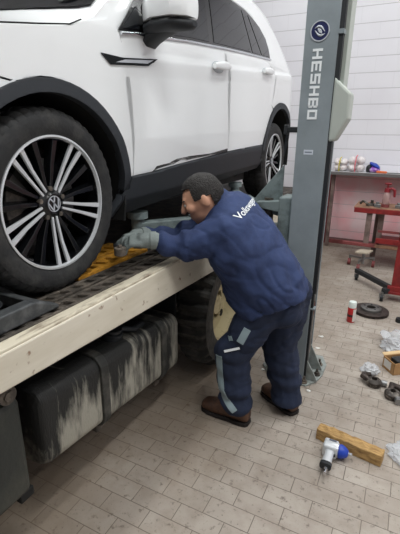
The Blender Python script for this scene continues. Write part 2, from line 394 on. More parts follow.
# slotted tie-down track along the edge and the orange wheel-lift ramp plate
def ladder(bm, x0, x1, y0, y1, step, slot, z0, z1):
    rw = (x1-x0)*.22
    box(bm, (x0, y0, z0), (x0+rw, y1, z1)); box(bm, (x1-rw, y0, z0), (x1, y1, z1))
    y = y0
    while y < y1:
        ys = min(y+step-slot, y1); prism(bm, [(x0+rw, y-.012, z0), (x1-rw, y+.012, z0), (x1-rw, ys+.012, z0), (x0+rw, ys-.012, z0)], (0, 0, z1-z0-.001)); y += step
bm = B(); ladder(bm, -1.085, -1.01, Y0, Y1, .075, .04, .893, .906); obj('slotted_track', bm, M['dark_steel'], truck, bevel=.002)
bm = B(); ladder(bm, -1.175, -1.105, Y0, Y1, .075, .04, .893, .903); obj('slotted_track', bm, M['dark_steel'], truck, bevel=.002)
bm = B(); ladder(bm, -1.30, -1.185, 1.22, 1.74, .075, .036, .893, .912); ladder(bm, -1.44, -1.31, 1.22, 1.74, .075, .036, .893, .912)
tag(obj('ramp_plate', bm, M['orange_deck'], truck, bevel=.002), 'orange slotted steel plate behind the front wheel')
# chassis
bm = B()
for x in (-1.75, -2.6): box(bm, (x-.05, Y0, .55), (x+.05, Y1, .80))
obj('chassis_rail', bm, M['underbody'], truck)
bm = B()
y = Y0+.2
while y < Y1:
    box(bm, (-3.2, y-.03, .79), (-1.0, y+.03, .86)); y += .45
obj('cross_member', bm, M['underbody'], truck)
# fuel tank, hung slightly nose-up
def tank_pt(y): return .335 - .098*(y-.80)
def rrect(cx, cz, hx, hz, r, n=6):
    pts = []
    for qx, qz, a0 in ((1, 1, 0), (-1, 1, 90), (-1, -1, 180), (1, -1, 270)):
        for k in range(n+1):
            a = RAD(a0 + 90*k/n); pts.append((cx+qx*(hx-r)+r*cos(a), cz+qz*(hz-r)+r*sin(a)))
    return pts
def tank_secs(bm, ys, grow=0, round_ends=True):
    rings = []
    for y, s in ys:
        z0 = tank_pt(y); rings.append([bm.verts.new((px, y, pz)) for px, pz in rrect(-1.235, z0+.163, .235*s+grow, .163*s+grow, .055+grow)])
    skin(bm, rings)
bm = B(); tank_secs(bm, [(.80, .93), (.808, .975), (.825, 1), (1.2, 1), (1.725, 1), (1.743, .975), (1.751, .93)])
tank = obj('fuel_tank', bm, M['tank'], truck, smooth=35)
bm = B(); tank_secs(bm, [(.86, 1), (.862, 1.02), (.868, 1.0)], .002); 
bm.free()
for ya in (1.10, 1.56):
    bm = B(); tank_secs(bm, [(ya, 1), (ya+.045, 1)], .012); s = obj('strap', bm, M['tank_strap'], tank, bevel=.004)
    bm = B(); z = tank_pt(ya); box(bm, (-1.10, ya+.0, z-.045), (-1.04, ya+.045, z+.0)); cyl(bm, (-1.06, ya+.022, z-.06), (-1.06, ya+.022, z-.03), .012, n=8)
    obj('strap_bracket', bm, M['dark_steel'], tank, bevel=.004)
bm = B(); cyl(bm, (-1.10, 1.30, tank_pt(1.3)+.315), (-1.085, 1.30, tank_pt(1.3)+.365), .05, .046); cyl(bm, (-1.085, 1.30, tank_pt(1.3)+.365), (-1.082, 1.30, tank_pt(1.3)+.38), .038)
tube(bm, [(-1.15, 1.2, .625), (-1.1, 1.32, .65), (-1.06, 1.42, .61), (-1.08, 1.52, .59)], .014)
obj('filler_cap', bm, M['black_plastic'], tank, smooth=40)
# metal tool box at the left
tl = RAD(-4)
bm = B(); box(bm, (-1.5, .22, .322), (-1.0, .728, .70)); toolb = obj('tool_box', bm, M['toolbox'], truck, bevel=.02)
bm = B(); box(bm, (-1.06, .68, .295), (-1.005, .735, .33)); obj('box_foot', bm, M['underbody'], toolb, bevel=.004)
bm = B(); cyl(bm, (-1.0, .68, .735), (-.985, .68, .735), .03, n=16); cyl(bm, (-.985, .68, .735), (-.978, .68, .735), .018, n=6); obj('bolt', bm, M['dark_steel'], toolb, smooth=40)
for lo_, hi_ in (((-1.45, .3, .70), (-1.1, .7, .80)), ((-1.45, .9, .62), (-1.2, 1.0, .82)), ((-1.45, 1.5, .56), (-1.2, 1.6, .82))):
    bm = B(); box(bm, lo_, hi_); obj('hanger', bm, M['underbody'], truck)
# dual rear wheels
def truck_wheel(xo, y, sgn, outer):
    R = .40; prof = [(.235, .0), (.30, -.012), (.36, -.012), (.385, .005), (.4, .035), (.4, .155), (.385, .18), (.36, .195), (.30, .195), (.235, .185)]
    bm = B(); n = 112
    d = V((-sgn, 0, 0)); rings = []
    o = V((xo, y, R))
    for r, h in prof:
        rg = []
        for i in range(n):
            a = 2*pi*i/n; rr = r
            if r > .37 and (i//2) % 2 == 0 : rr = r-.03
            rg.append(bm.verts.new(o + d*h + V((0, cos(a)*rr, sin(a)*rr))))
        rings.append(rg)
    skin(bm, rings, caps=False)
    t = obj('wheel', bm, M['truck_rubber'], truck, smooth=25)
    bm = B()
    lathe(bm, [(.242, .0), (.242, .215), (.228, .215), (.222, .16), (.20, .13), (.12, .12), (.12, .10), (.205, .105), (.228, .03), (.232, .0)], o, d, closed=True)
    rim = obj('rim', bm, M['rim_cream'], t, smooth=35)
    for k in range(6):
        a = k*pi/3+.3; c = o + V((0, cos(a)*.165, sin(a)*.165)); bm = B(); cyl(bm, c+d*.112, c+d*.099, .026, n=16); obj('hand_hole', bm, M['underbody'], rim)
    bm = B(); cyl(bm, o+d*.115, o+d*.075, .075, .065); 
    for k in range(6):
        a = k*pi/3; c = o + V((0, cos(a)*.105, sin(a)*.105)); cyl(bm, c+d*.11, c+d*.085, .013, n=6)
    obj('hub', bm, M['rim_cream'], t, smooth=35)
for xo, sg in ((-.95, 1), (-3.21, -1)): truck_wheel(xo, 2.32, sg, True)
bm = B(); cyl(bm, (-1.15, 2.32, .4), (-3.05, 2.32, .4), .06); lathe(bm, [(.06, -.2), (.16, -.1), (.18, 0), (.16, .1), (.06, .2)], (-2.1, 2.32, .4), (1, 0, 0)); obj('axle', bm, M['underbody'], truck, smooth=40)
bm = B(); prism(bm, [(-1.08, 1.83, .26), (-1.6, 1.83, .26), (-1.6, 1.86, .80), (-1.08, 1.86, .80)], (0, .012, 0)); obj('mud_flap', bm, M['black_plastic'], truck)

# ------------------------------------------------------------------ car
FZ = [(.0, .2), (.2, .10), (.28, .04), (.40, .012), (.55, 0), (.75, .003), (.88, .002), (.925, .004), (.97, .008), (1.05, .025), (1.2, .072), (1.35, .122), (1.5, .18), (1.58, .23), (1.66, .4)]
def interp(T, x):
    if x <= T[0][0]: return T[0][1]
    for (a, fa), (b, fb) in zip(T, T[1:]):
        if x <= b: return fa + (fb-fa)*(x-a)/(b-a)
    return T[-1][1]
PT = .030
def gy(y, zb):
    v = 0
    if y < 1.0: v += .30*((1-y)/.8)**2
    if y > 4.1: v += .13*((y-4.1)/.4)**2
    if zb > 1.05: v += .28*(zb-1.05)*min(max((y-3)/1.5, 0), 1)**2
    return v
def crease(y, zb):
    d = zb - (.905+.052*(y-1.78)); k = min(max((y-1.5)/.25, 0), 1)
    t = min(max((d+.016)/.032, 0), 1); t = t*t*(3-2*t); return k*((1-t)*.010*max(0, 1+min(d, 0)/.09) - t*.007*max(0, 1-max(d, 0)/.08))
def P(y, zb, off=0): return V((-1.13-interp(FZ, zb)-gy(y, zb)+crease(y, zb)+off, y, .905+zb+PT*(y-1.105)))
car = thing('car', 'white five door compact SUV with grey plastic cladding parked on the truck bed', 'car', (-2.05, 2.45, .905))
CX = -2.05
AF, AR = (1.105, .312), (3.86, .313)     # arch centres
RF, RR = .455, .462
def arc(c, r, a0, a1, n=16): return [(c[0]+r*cos(RAD(a0+(a1-a0)*i/n)), c[1]+r*sin(RAD(a0+(a1-a0)*i/n))) for i in range(n+1)]

def inset(poly, d):
    n = len(poly); area = sum(poly[i][0]*poly[(i+1) % n][1]-poly[(i+1) % n][0]*poly[i][1] for i in range(n)); s = 1 if area > 0 else -1
    out = []
    for i in range(n):
        p0, p1, p2 = V(poly[i-1]), V(poly[i]), V(poly[(i+1) % n])
        e1 = (p1-p0).normalized(); e2 = (p2-p1).normalized()
        n1 = V((-e1.y, e1.x))*s; n2 = V((-e2.y, e2.x))*s; b = n1+n2
        k = d/max(.35, (1+n1.dot(n2))) if b.length > 1e-6 else 0
        out.append(tuple(p1 + b*k))
    return out

def panel(name, poly, m, parent, off=0, thick=.012, ins=.0022, step=(.05, .009), smooth=30, bevel=0):
    if ins: poly = inset(poly, ins)
    bm = B(); f = bm.faces.new([bm.verts.new((0, a, b)) for a, b in poly]); 
    bmesh.ops.triangulate(bm, faces=bm.faces[:])
    ya, yb = min(p[0] for p in poly), max(p[0] for p in poly); za, zb = min(p[1] for p in poly), max(p[1] for p in poly)
    k = math.floor(ya/step[0])+1
    while k*step[0] < yb:
        bmesh.ops.bisect_plane(bm, geom=bm.verts[:]+bm.edges[:]+bm.faces[:], plane_co=(0, k*step[0], 0), plane_no=(0, 1, 0)); k += 1
    k = math.floor(za/step[1])+1
    while k*step[1] < zb:
        bmesh.ops.bisect_plane(bm, geom=bm.verts[:]+bm.edges[:]+bm.faces[:], plane_co=(0, 0, k*step[1]), plane_no=(0, 0, 1)); k += 1
    bm.normal_update()
    for fc in bm.faces:
        if fc.normal.x < 0: fc.normal_flip()
    for v in bm.verts: v.co = P(v.co.y, v.co.z, off)
    return obj(name, bm, m, parent, smooth=smooth, solid=thick, bevel=bevel)

# edge height and centre height of the upper shell along y
EH = [(.22, .55), (.3, .74), (.6, .84), (.94, .885), (1.09, .915), (1.24, .945), (1.38, 1.0), (1.46, 1.06), (1.7, 1.23), (2.2, 1.52), (2.5, 1.57), (3.2, 1.58), (3.9, 1.56), (4.15, 1.52), (4.3, 1.42), (4.42, 1.22), (4.52, 1.06), (4.6, .9), (4.64, .5)]
CH = [(.22, .60), (.3, .82), (.6, .93), (.94, .985), (1.09, 1.01), (1.24, 1.06), (1.38, 1.15), (1.46, 1.205), (1.7, 1.36), (2.0, 1.54), (2.2, 1.60), (2.5, 1.645), (3.2, 1.66), (3.9, 1.63), (4.15, 1.59), (4.3, 1.50), (4.42, 1.30), (4.52, 1.10), (4.6, .92), (4.64, .5)]
def top_pt(y, s, up=0):        # s: 0 at the left edge ... 1 centre ... 2 right edge
    e = interp(EH, y); c = interp(CH, y); t = s if s <= 1 else 2-s
    xe = P(y, e).x; x = xe + (CX-xe)*t
    z = e + (c-e)*(1-(1-t)**2.6)
    if s > 1: x = 2*CX - x
    return V((x, y, .905+z+PT*(y-1.105)+up))
def shell():
    bm = B(); ys = [.22, .24, .3, .4, .5, .6, .7, .8, .9, 1, 1.1, 1.2, 1.3, 1.38, 1.46, 1.6, 1.7, 1.85, 2, 2.2, 2.35, 2.5, 2.8, 3.0, 3.2, 3.4, 3.6, 3.75, 3.9, 4.0, 4.1, 4.2, 4.3, 4.38, 4.46, 4.52, 4.57, 4.61, 4.64]
    rows = []
    NS = 26
    for y in ys:
        e = interp(EH, y); left = []
        for i in range(NS+1):
            zb = .24 + (e-.24)*i/NS; left.append(P(y, zb, -.012))
        left[-1] = top_pt(y, 0, -.004); left[-1].x -= .006
        topr = [top_pt(y, .06*k if k < 8 else .5+(k-8)*.125, -.004) for k in range(1, 13)]
        half = left + topr           # ends at the centre line
        full = half + [V((2*CX-p.x, p.y, p.z)) for p in half[-2::-1]]
        rows.append([bm.verts.new(p) for p in full])
    for ra, rb in zip(rows, rows[1:]):
        for i in range(len(ra)-1):
            c = (ra[i].co+rb[i+1].co)/2; zb = c.z-.905-PT*(c.y-1.105)
            side = abs(c.x-CX) > .55
            if side and (math.hypot(c.y-AF[0], zb-AF[1]) < .49 or math.hypot(c.y-AR[0], zb-AR[1]) < .50): continue
            bm.faces.new((ra[i], rb[i], rb[i+1], ra[i+1]))
    bm.faces.new(rows[0]); bm.faces.new(rows[-1][::-1])
    bmesh.ops.recalc_face_normals(bm, faces=bm.faces)
    return bm
obj('body_shell', shell(), M['white_paint'], car, smooth=40)
# underbody with wheel wells
bm = B()
box(bm, (-2.85, 1.62, 1.13), (-1.25, 3.30, 1.36)); box(bm, (-2.45, .4, 1.10), (-1.62, 4.5, 1.5)); box(bm, (-2.8, 4.28, 1.25), (-1.4, 4.5, 1.5))
obj('underbody', bm, M['underbody'], car)
for c in (AF, AR):
    zc = .905+c[1]+PT*(c[0]-1.105)
    for s in (1, -1):
        bm = B(); rr = []
        for x in (-1.15, -1.6):
            xx = x if s > 0 else 2*CX-x
            rr.append([bm.verts.new((xx, c[0]+.425*cos(RAD(a)), zc+.425*sin(RAD(a)))) for a in range(-15, 196, 10)])
        for i in range(len(rr[0])-1): bm.faces.new((rr[0][i], rr[0][i+1], rr[1][i+1], rr[1][i]))
        bm.faces.new(rr[1]); obj('wheel_arch_liner', bm, M['underbody'], car, smooth=40, solid=.01, soff=1)

gapF = [(1.582, .385), (1.583, .50), (1.582, .62), (1.577, .74), (1.566, .80), (1.550, .85), (1.534, .90), (1.519, .962)]
gapR = [(2.676, .426), (2.678, .87), (2.66, .96), (2.60, 1.056)]
fender = [(.972, .744)] + arc(AF, RF, 106, 9.3)[1:] + gapF + [(1.47, 1.005), (1.40, .99), (1.299, .968), (1.236, .943), (1.09, .919), (.941, .897), (.75, .86), (.62, .835), (.60, .79), (.85, .765)]
panel('front_fender', fender, M['white_paint'], car)
bump = [(.972, .742)] + arc(AF, RF, 107, 172, 8) + [(.64, .30), (.40, .28), (.30, .50), (.30, .72), (.60, .785), (.85, .761)]
panel('front_bumper', bump, M['white_paint'], car)
belt = [(1.519, .962), (1.666, .985), (1.823, .998), (2.151, 1.027), (2.415, 1.043), (2.60, 1.056)]
fdoor = gapF + belt[1:] + gapR[::-1][1:] + [(2.0, .402), (1.75, .388)]
fd = panel('front_door', fdoor, M['white_paint'], car)
beltR = [(2.60, 1.056), (2.9, 1.072), (3.2, 1.086), (3.46, 1.098)]
gapQ = [(3.46, 1.098), (3.60, 1.03), (3.645, .93), (3.635, .84), (3.58, .745)]
rdoor = gapR + beltR[1:] + gapQ[1:] + arc(AR, RR, 120, 165, 8)[0:] + [(3.385, .435), (3.0, .432)]
rd = panel('rear_door', rdoor, M['white_paint'], car)
quarter = gapQ[::-1] + [(3.60, 1.106), (3.625, 1.19), (3.62, 1.265), (3.52, 1.33), (3.40, 1.37), (3.22, 1.40), (2.86, 1.412), (2.6, 1.42), (2.6, 1.48), (3.3, 1.50), (3.8, 1.47), (4.05, 1.40), (4.2, 1.2), (4.27, 1.0), (4.30, .8), (4.30, .5)] + arc(AR, RR, 25, 118, 14)
panel('rear_quarter_panel', quarter, M['white_paint'], car)
# arch and sill cladding
def ringpoly(c, r0, r1, a0, a1, n=28): return arc(c, r0, a0, a1, n) + arc(c, r1, a1, a0, n)
panel('wheel_arch_cladding', ringpoly(AF, RF-.002, .408, 2, 180), M['clad'], car, off=.012, thick=.035, ins=0, bevel=.003)
panel('wheel_arch_cladding', ringpoly(AR, RR-.002, .412, -5, 170), M['clad'], car, off=.012, thick=.035, ins=0, bevel=.003)
sill = [(1.50, .315), (1.56, .33), (1.56, .382), (1.75, .384), (2.0, .398), (2.676, .422), (3.0, .428), (3.37, .431), (3.385, .33), (3.44, .315), (3.44, .24), (3.0, .235), (2.0, .215), (1.47, .20)]
panel('sill_cladding', sill, M['clad'], car, off=.014, thick=.03, ins=0, bevel=.004)
scf = [(1.74, .386), (1.80, .402), (1.95, .410), (2.02, .424), (2.10, .418), (2.5, .424), (2.67, .426), (2.67, .446), (2.4, .432), (2.12, .436), (1.98, .432), (1.9, .418), (1.78, .412)]
tag(panel('scuff_strip', scf, M['scuff'], car, off=.0025, thick=.003, ins=0), 'scraped paint along the bottom of the doors')
# glazing
dlo = [(1.506, .971), (1.666, .988), (1.823, 1.001), (2.151, 1.030), (2.415, 1.046), (2.60, 1.058), (2.9, 1.074), (3.2, 1.088), (3.583, 1.104), (3.612, 1.18), (3.602, 1.258), (3.5, 1.325), (3.376, 1.360), (3.222, 1.385), (2.864, 1.40), (2.5, 1.405), (2.2, 1.395), (2.03, 1.345), (1.95, 1.30), (1.675, 1.116)]
panel('window_frame', dlo, M['gloss_black'], car, off=.004, thick=.006, ins=0)
g1 = [(1.70, .998), (1.823, 1.012), (2.151, 1.042), (2.385, 1.056), (2.50, 1.39), (2.2, 1.382), (2.04, 1.335), (1.95, 1.285), (1.72, 1.10)]
g0 = [(1.535, .984), (1.665, .998), (1.685, 1.095), (1.67, 1.09)]
g2 = [(2.455, 1.062), (2.9, 1.085), (3.105, 1.094), (3.085, 1.372), (2.864, 1.386), (2.57, 1.393)]
g3 = [(3.145, 1.096), (3.325, 1.103), (3.21, 1.367), (3.118, 1.372)]
g4 = [(3.362, 1.106), (3.57, 1.115), (3.588, 1.18), (3.578, 1.245), (3.48, 1.305), (3.37, 1.342), (3.245, 1.362)]
for gname, gp in (('window_glass', g0), ('window_glass', g1), ('window_glass', g2), ('window_glass', g3), ('window_glass', g4)):
    panel(gname, gp, M['glass'], car, off=.007, thick=.004, ins=0)
# chrome strip under the windows
bm = B(); tube(bm, [P(y, z-.006, .006) for y, z in ((1.52, .968), (1.666, .986), (1.823, .999), (2.0, 1.014), (2.151, 1.028), (2.415, 1.044), (2.6, 1.056), (2.9, 1.072), (3.2, 1.086), (3.4, 1.094), (3.585, 1.102))], .0065, 8)
obj('belt_trim', bm, M['chrome'], car, smooth=50)
# windscreen over the shell
bm = B(); NSX, NSY = 30, 14; rows = []
for j in range(NSY+1):
    row = []
    for i in range(NSX+1):
        s = 2*i/NSX; q = abs(s-1)
        if q > .995: pass
        s2 = 1 + (s-1)*.955; q = abs(s2-1)
        yb = 1.13 + .33*q**3.2; yt = 1.98 + .26*q**2
        row.append(bm.verts.new(top_pt(yb + (yt-yb)*j/NSY, s2, .006)))
    rows.append(row)
for a, b in zip(rows, rows[1:]):
    for i in range(NSX): bm.faces.new((a[i], a[i+1], b[i+1], b[i]))
ws = obj('windscreen', bm, M['windscreen'], car, smooth=60, solid=.004, soff=1)
# hood shut line: shallow dark seam
bm = B(); tube(bm, [P(y, z, -.002) for y, z in ((.62, .842), (.75, .866), (.941, .9), (1.09, .922), (1.236, .946), (1.299, .972))], .0028, 6); obj('hood_seam', bm, M['underbody'], car)
for gp, par in ((gapF, fd), (gapR, rd), (gapQ[1:], rd)):
    bm = B(); tube(bm, [P(y, z, -.004) for y, z in gp], .0028, 6); obj('door_seam', bm, M['underbody'], par)
# side repeater trim on the fender
rep = [(1.385, .874), (1.44, .838), (1.70, .858), (1.775, .894), (1.52, .872)]
sr = panel('side_trim', rep, M['gloss_black'], car, off=.006, thick=.008, ins=0)
panel('trim_insert', [(1.47, .850), (1.69, .867), (1.735, .885), (1.53, .866)], M['silver'], sr, off=.009, thick=.004, ins=0)
# door handles
def handle(par, y0, z0, y1, z1):
    bm = B(); n = 8; secs = []
    for i in range(n+1):
        t = i/n; y = y0+(y1-y0)*t; z = z0+(z1-z0)*t; k = sin(pi*min(max(t, .06), .94))**.5
        secs.append((P(y, z, .018+.02*k), V((.010, 0, 0)), V((0, 0, .012+.012*k))))
    loft(bm, secs, 14)
    cyl(bm, P(y0+.03, z0, -.005), P(y0+.03, z0, .03), .012, n=10); cyl(bm, P(y1-.03, z1, -.005), P(y1-.03, z1, .03), .012, n=10)
    h = obj('door_handle', bm, M['white_paint'], par, smooth=50)
    bm = B(); ym, zm = (y0+y1)/2, (z0+z1)/2; ell(bm, P(ym-.02, zm-.008, .0), (.006, .085, .032)); obj('handle_recess', bm, mat('recess', (180, 184, 188), .4), par, smooth=60)
handle(fd, 2.36, .926, 2.60, .945); handle(rd, 3.29, .984, 3.53, .998)
# wing mirror
bm = B(); mc = V((-1.02, 1.70, 1.995))
Mr = Matrix.Rotation(RAD(-12), 3, 'Z')
loft(bm, [(mc+V((.125, .02, -.005)), V((0, .025, 0)), V((0, 0, .045))), (mc+V((.115, .005, 0)), V((0, .05, 0)), V((0, 0, .072))), (mc+V((.06, -.01, .0)), V((0, .078, 0)), V((0, 0, .088))), (mc+V((-.04, -.005, 0)), V((0, .078, 0)), V((0, 0, .088))), (mc+V((-.105, .02, -.01)), V((0, .052, 0)), V((0, 0, .07))), (mc+V((-.12, .03, -.012)), V((0, .03, 0)), V((0, 0, .045)))], 24, 2.4)
bmesh.ops.bisect_plane(bm, geom=bm.verts[:]+bm.edges[:]+bm.faces[:], plane_co=(0, 0, 1.952), plane_no=(0, 0, 1), clear_inner=True)
bmesh.ops.holes_fill(bm, edges=[e for e in bm.edges if e.is_boundary])
mir = obj('wing_mirror', bm, M['white_paint'], car, smooth=40)
bm = B()
loft(bm, [(mc+V((.122, .02, -.062)), V((0, .025, 0)), V((0, 0, .012))), (mc+V((.105, .01, -.066)), V((0, .05, 0)), V((0, 0, .018))), (mc+V((.04, -.005, -.062)), V((0, .072, 0)), V((0, 0, .026))), (mc+V((-.04, 0, -.064)), V((0, .07, 0)), V((0, 0, .03))), (mc+V((-.11, .02, -.068)), V((0, .045, 0)), V((0, 0, .026)))], 20, 2.3)
loft(bm, [(mc+V((-.02, .01, -.08)), V((.08, 0, 0)), V((0, .045, 0))), (mc+V((-.07, .02, -.098)), V((.055, 0, 0)), V((0, .045, 0))), (mc+V((-.108, .035, -.115)), V((.035, 0, 0)), V((0, .05, 0))), (mc+V((-.13, .05, -.132)), V((.02, 0, 0)), V((0, .04, 0)))], 16, 2.3)
obj('mirror_housing', bm, M['black_plastic'], mir, smooth=50)
# inspection sticker low in the windscreen
bm = B(); q = [top_pt(y, s, .012) for y, s in ((1.40, .115), (1.36, .175), (1.42, .175), (1.46, .115))]
bm.faces.new([bm.verts.new(p) for p in q]); tag(obj('inspection_sticker', bm, mat('sticker_grey_green', (132, 146, 138), .4), car, solid=.001), 'small grey green sticker in the windscreen corner')
# tail lamp, tailgate window
bm = B(); q = [V((CX+sx*.55, 4.455-dz*.2, 2.2+dz*.33)) for sx, dz in ((-1, 0), (1, 0), (.92, 1), (-.92, 1))]
bm.faces.new([bm.verts.new(p+V((0, .06, 0))) for p in q]); obj('rear_window', bm, M['glass'], car, solid=.005, soff=0)

# alloy wheels
def car_wheel(y, zc, spin, s=1):
    o = V((-1.15 if s > 0 else 2*CX+1.15, y, zc)); d = V((-s, 0, 0)); R = .343; n = 150
    prof = [(.243, .012), (.262, .0), (.30, -.002), (.316, .004), (.3165, .0045), (.328, .012), (.336, .022), (.341, .036), (.343, .06), (.343, .075), (.335, .077), (.335, .085), (.343, .087), (.343, .13), (.335, .132), (.335, .14), (.343, .142), (.341, .175), (.322, .205), (.29, .213), (.243, .205)]
    bm = B(); rings = []
    for r, h in prof:
        rg = []
        for i in range(n):
            a = 2*pi*i/n; rr = r - (.007 if (r > .3162 and i % 3 == 0) else 0)
            rg.append(bm.verts.new(o + d*h + V((0, cos(a)*rr, sin(a)*rr))))
        rings.append(rg)
    skin(bm, rings, caps=False)
    t = obj('wheel', bm, M['rubber'], car, smooth=30)
    # barrel (black) and bright outer lip
    bm = B(); lathe(bm, [(.244, .012), (.244, .20), (.232, .20), (.224, .06), (.232, .016)], o, d, 64, closed=True); obj('rim_barrel', bm, M['gloss_black'], t, smooth=35)
    bm = B(); lathe(bm, [(.247, .004), (.247, .016), (.237, .022), (.235, .016), (.240, .003)], o, d, 96, closed=True); obj('rim_lip', bm, M['alu'], t, smooth=35)
    def pt(a, r, h, side=0):
        e = V((0, cos(a), sin(a))); f = V((0, -sin(a), cos(a))); return o + d*h + e*r + f*side
    br = B(); bk = B()
    for k in range(5):
        a = RAD(spin + 72*k)
        for sd in (-1, 1):
            q = [(.050, .0098*sd, .030), (.15, .0160*sd, .024), (.236, .0245*sd, .011)]
            wds = [.0042, .0058, .0088]
            for m_, dep, hoff in ((br, .010, 0), (bk, .045, .0095)):
                rings = []
                for (r, sv, h), wd in zip(q, wds):
                    rings.append([m_.verts.new(pt(a, r, h+hoff+dh, sv+ws*wd)) for dh, ws in ((0, -1), (0, 1), (dep, 1.15), (dep, -1.15))])
                skin(m_, rings)
        # wide recessed black spokes between the bright pairs
        a2 = a + RAD(36)
        for sd in (-1, 1):
            rings = []
            for r, sv, h, wd in ((.05, .010*sd, .040, .010), (.14, .026*sd, .034, .014), (.232, .050*sd, .026, .020)):
                rings.append([bk.verts.new(pt(a2, r, h+dh, sv+ws*wd)) for dh, ws in ((0, -.6), (0, .6), (.03, 1.1), (.03, -1.1))])
            skin(bk, rings)
    obj('bright_spokes', br, M['alu'], t, bevel=.0015)
    obj('black_spokes', bk, M['gloss_black'], t, bevel=.002)
    bm = B(); lathe(bm, [(.001, .026), (.036, .026), (.040, .030), (.062, .036), (.066, .05), (.066, .09)], o, d, 40); obj('hub', bm, M['gloss_black'], t, smooth=35)
    for k in range(5):
        bm = B(); a = RAD(spin+36+72*k); cyl(bm, pt(a, .056, .030), pt(a, .056, .06), .0095, n=6); obj('wheel_bolt', bm, M['dark_steel'], t)
    # roundel with two interlaced letter strokes
    bm = B(); lathe(bm, [(.0300, .0225), (.0300, .028), (.0275, .028), (.0275, .0225)], o, d, 40, closed=True)
    yy = s; ce, se = cos(RAD(16)), sin(RAD(16))
    def st(p, q): 
        p = (p[0]*.9*ce-p[1]*.9*se, p[0]*.9*se+p[1]*.9*ce); q = (q[0]*.9*ce-q[1]*.9*se, q[0]*.9*se+q[1]*.9*ce)
        A_ = o + d*.024 + V((0, p[0]*yy, p[1])); B_ = o + d*.024 + V((0, q[0]*yy, q[1])); obox(bm, (A_+B_)/2, ((B_-A_).length/2, .0022, .002), ((B_-A_).normalized(), V((0, -(B_-A_).normalized().z, (B_-A_).normalized().y)), V((1, 0, 0))))
    st((-.013, .028), (0, .005)); st((.013, .028), (0, .005))
    st((-.028, .013), (-.013, -.027)); st((-.013, -.027), (0, .001)); st((0, .001), (.013, -.027)); st((.013, -.027), (.028, .013))
    obj('hub_emblem', bm, M['silver'], t)
    bm = B(); lathe(bm, [(.07, .085), (.165, .085), (.165, .105), (.07, .105)], o, d, 48, closed=True); obj('brake_disc', bm, M['disc_steel'], t, smooth=35)
    bm = B()
    rings = []
    for a in range(150, 216, 13):
        rings.append([bm.verts.new(pt(RAD(a), r, h)) for r, h in ((.11, .07), (.175, .07), (.175, .12), (.11, .12))])
    skin(bm, rings); obj('brake_caliper', bm, M['dark_steel'], t, bevel=.006)
for y, z, sp in ((1.118, 1.240, 57), (3.825, 1.25, 40)):
    car_wheel(y, z, sp, 1); car_wheel(y, z, sp, -1)
bm = B()
for y, z in ((1.118, 1.240), (3.825, 1.25)): cyl(bm, (-1.3, y, z), (-2.8, y, z), .04)
obj('axles', bm, M['underbody'], car)

# ------------------------------------------------------------------ wheel chock on the deck
ch = thing('wheel_chock', 'black hollow rubber wheel chock on the truck bed before the front tyre', 'wheel chock', (-1.16, .80, .893))
bm = B()
zc = .907
for x, h in ((-1.30, .085), (-1.085, .058)):
    prism(bm, [(x, .52, zc), (x, .965, zc), (x, .962, zc+.014), (x, .90, zc+.75*h), (x, .86, zc+h), (x, .60, zc+h), (x, .52, zc+.75*h)], (.05, 0, 0))
prism(bm, [(-1.30, .965, zc), (-1.30, .88, zc), (-1.30, .86, zc+.056), (-1.30, .90, zc+.046)], (.26, 0, 0))
prism(bm, [(-1.30, .52, zc), (-1.30, .60, zc), (-1.30, .60, zc+.056), (-1.30, .52, zc+.042)], (.26, 0, 0))
obj('chock_body', bm, mat('chock_rubber', (62, 64, 66), .5, c2=(92, 93, 94), vscale=20), ch, bevel=.014, seg=3)
bm = B(); tube(bm, [(-1.27+.03*k, .80-.010*abs(k-3), zc+.085+.015*sin(k*.9)) for k in range(7)], .012); obj('pull_loop', bm, M['black_plastic'], ch, smooth=50)

# ------------------------------------------------------------------ two-post lift
lift = thing('car_lift_post', 'grey two post lift column with white lettering standing behind the man', 'car lift', (-.49, 2.4, 0))
PX0, PX1, PY0 = -.577, -.412, 2.30
bm = B()
# folded channel: front face, outer return, inner lips
prism(bm, [(PX0, PY0, .012), (PX1, PY0, .012), (PX1, PY0+.012, .012), (PX0+.006, PY0+.012, .012), (PX0+.006, PY0+.20, .012), (PX0, PY0+.20, .012)], (0, 0, 3.5))
prism(bm, [(PX0, PY0+.20, .012), (PX1, PY0+.20, .012), (PX1, PY0+.212, .012), (PX0, PY0+.212, .012)], (0, 0, 3.5))
column = obj('column', bm, M['post'], lift, bevel=.004)
bm = B(); box(bm, (PX1-.02, PY0+.013, .012), (PX1-.004, PY0+.199, 3.5)); obj('column_inside', bm, M['gloss_black'], column)
bm = B(); box(bm, (PX1, PY0+.006, .6), (PX1+.022, PY0+.045, 3.5)); box(bm, (PX1, PY0+.006, .02), (PX1+.014, PY0+.045, .6)); tag(obj('rubber_strip', bm, M['black_plastic'], column), 'black strip running down the column edge')
bm = B(); box(bm, (PX1, PY0+.06, 1.7), (PX1+.040, PY0+.19, 3.5)); tag(obj('cable_cover', bm, M['lift_light'], column, bevel=.003), 'pale grey cable cover')
bm = B(); box(bm, (PX1-.002, PY0-.003, 1.965), (PX1+.026, PY0+.05, 1.985)); box(bm, (PX1-.002, PY0-.001, .5), (PX1+.026, PY0+.05, .508)); obj('clip', bm, M['post'], column)
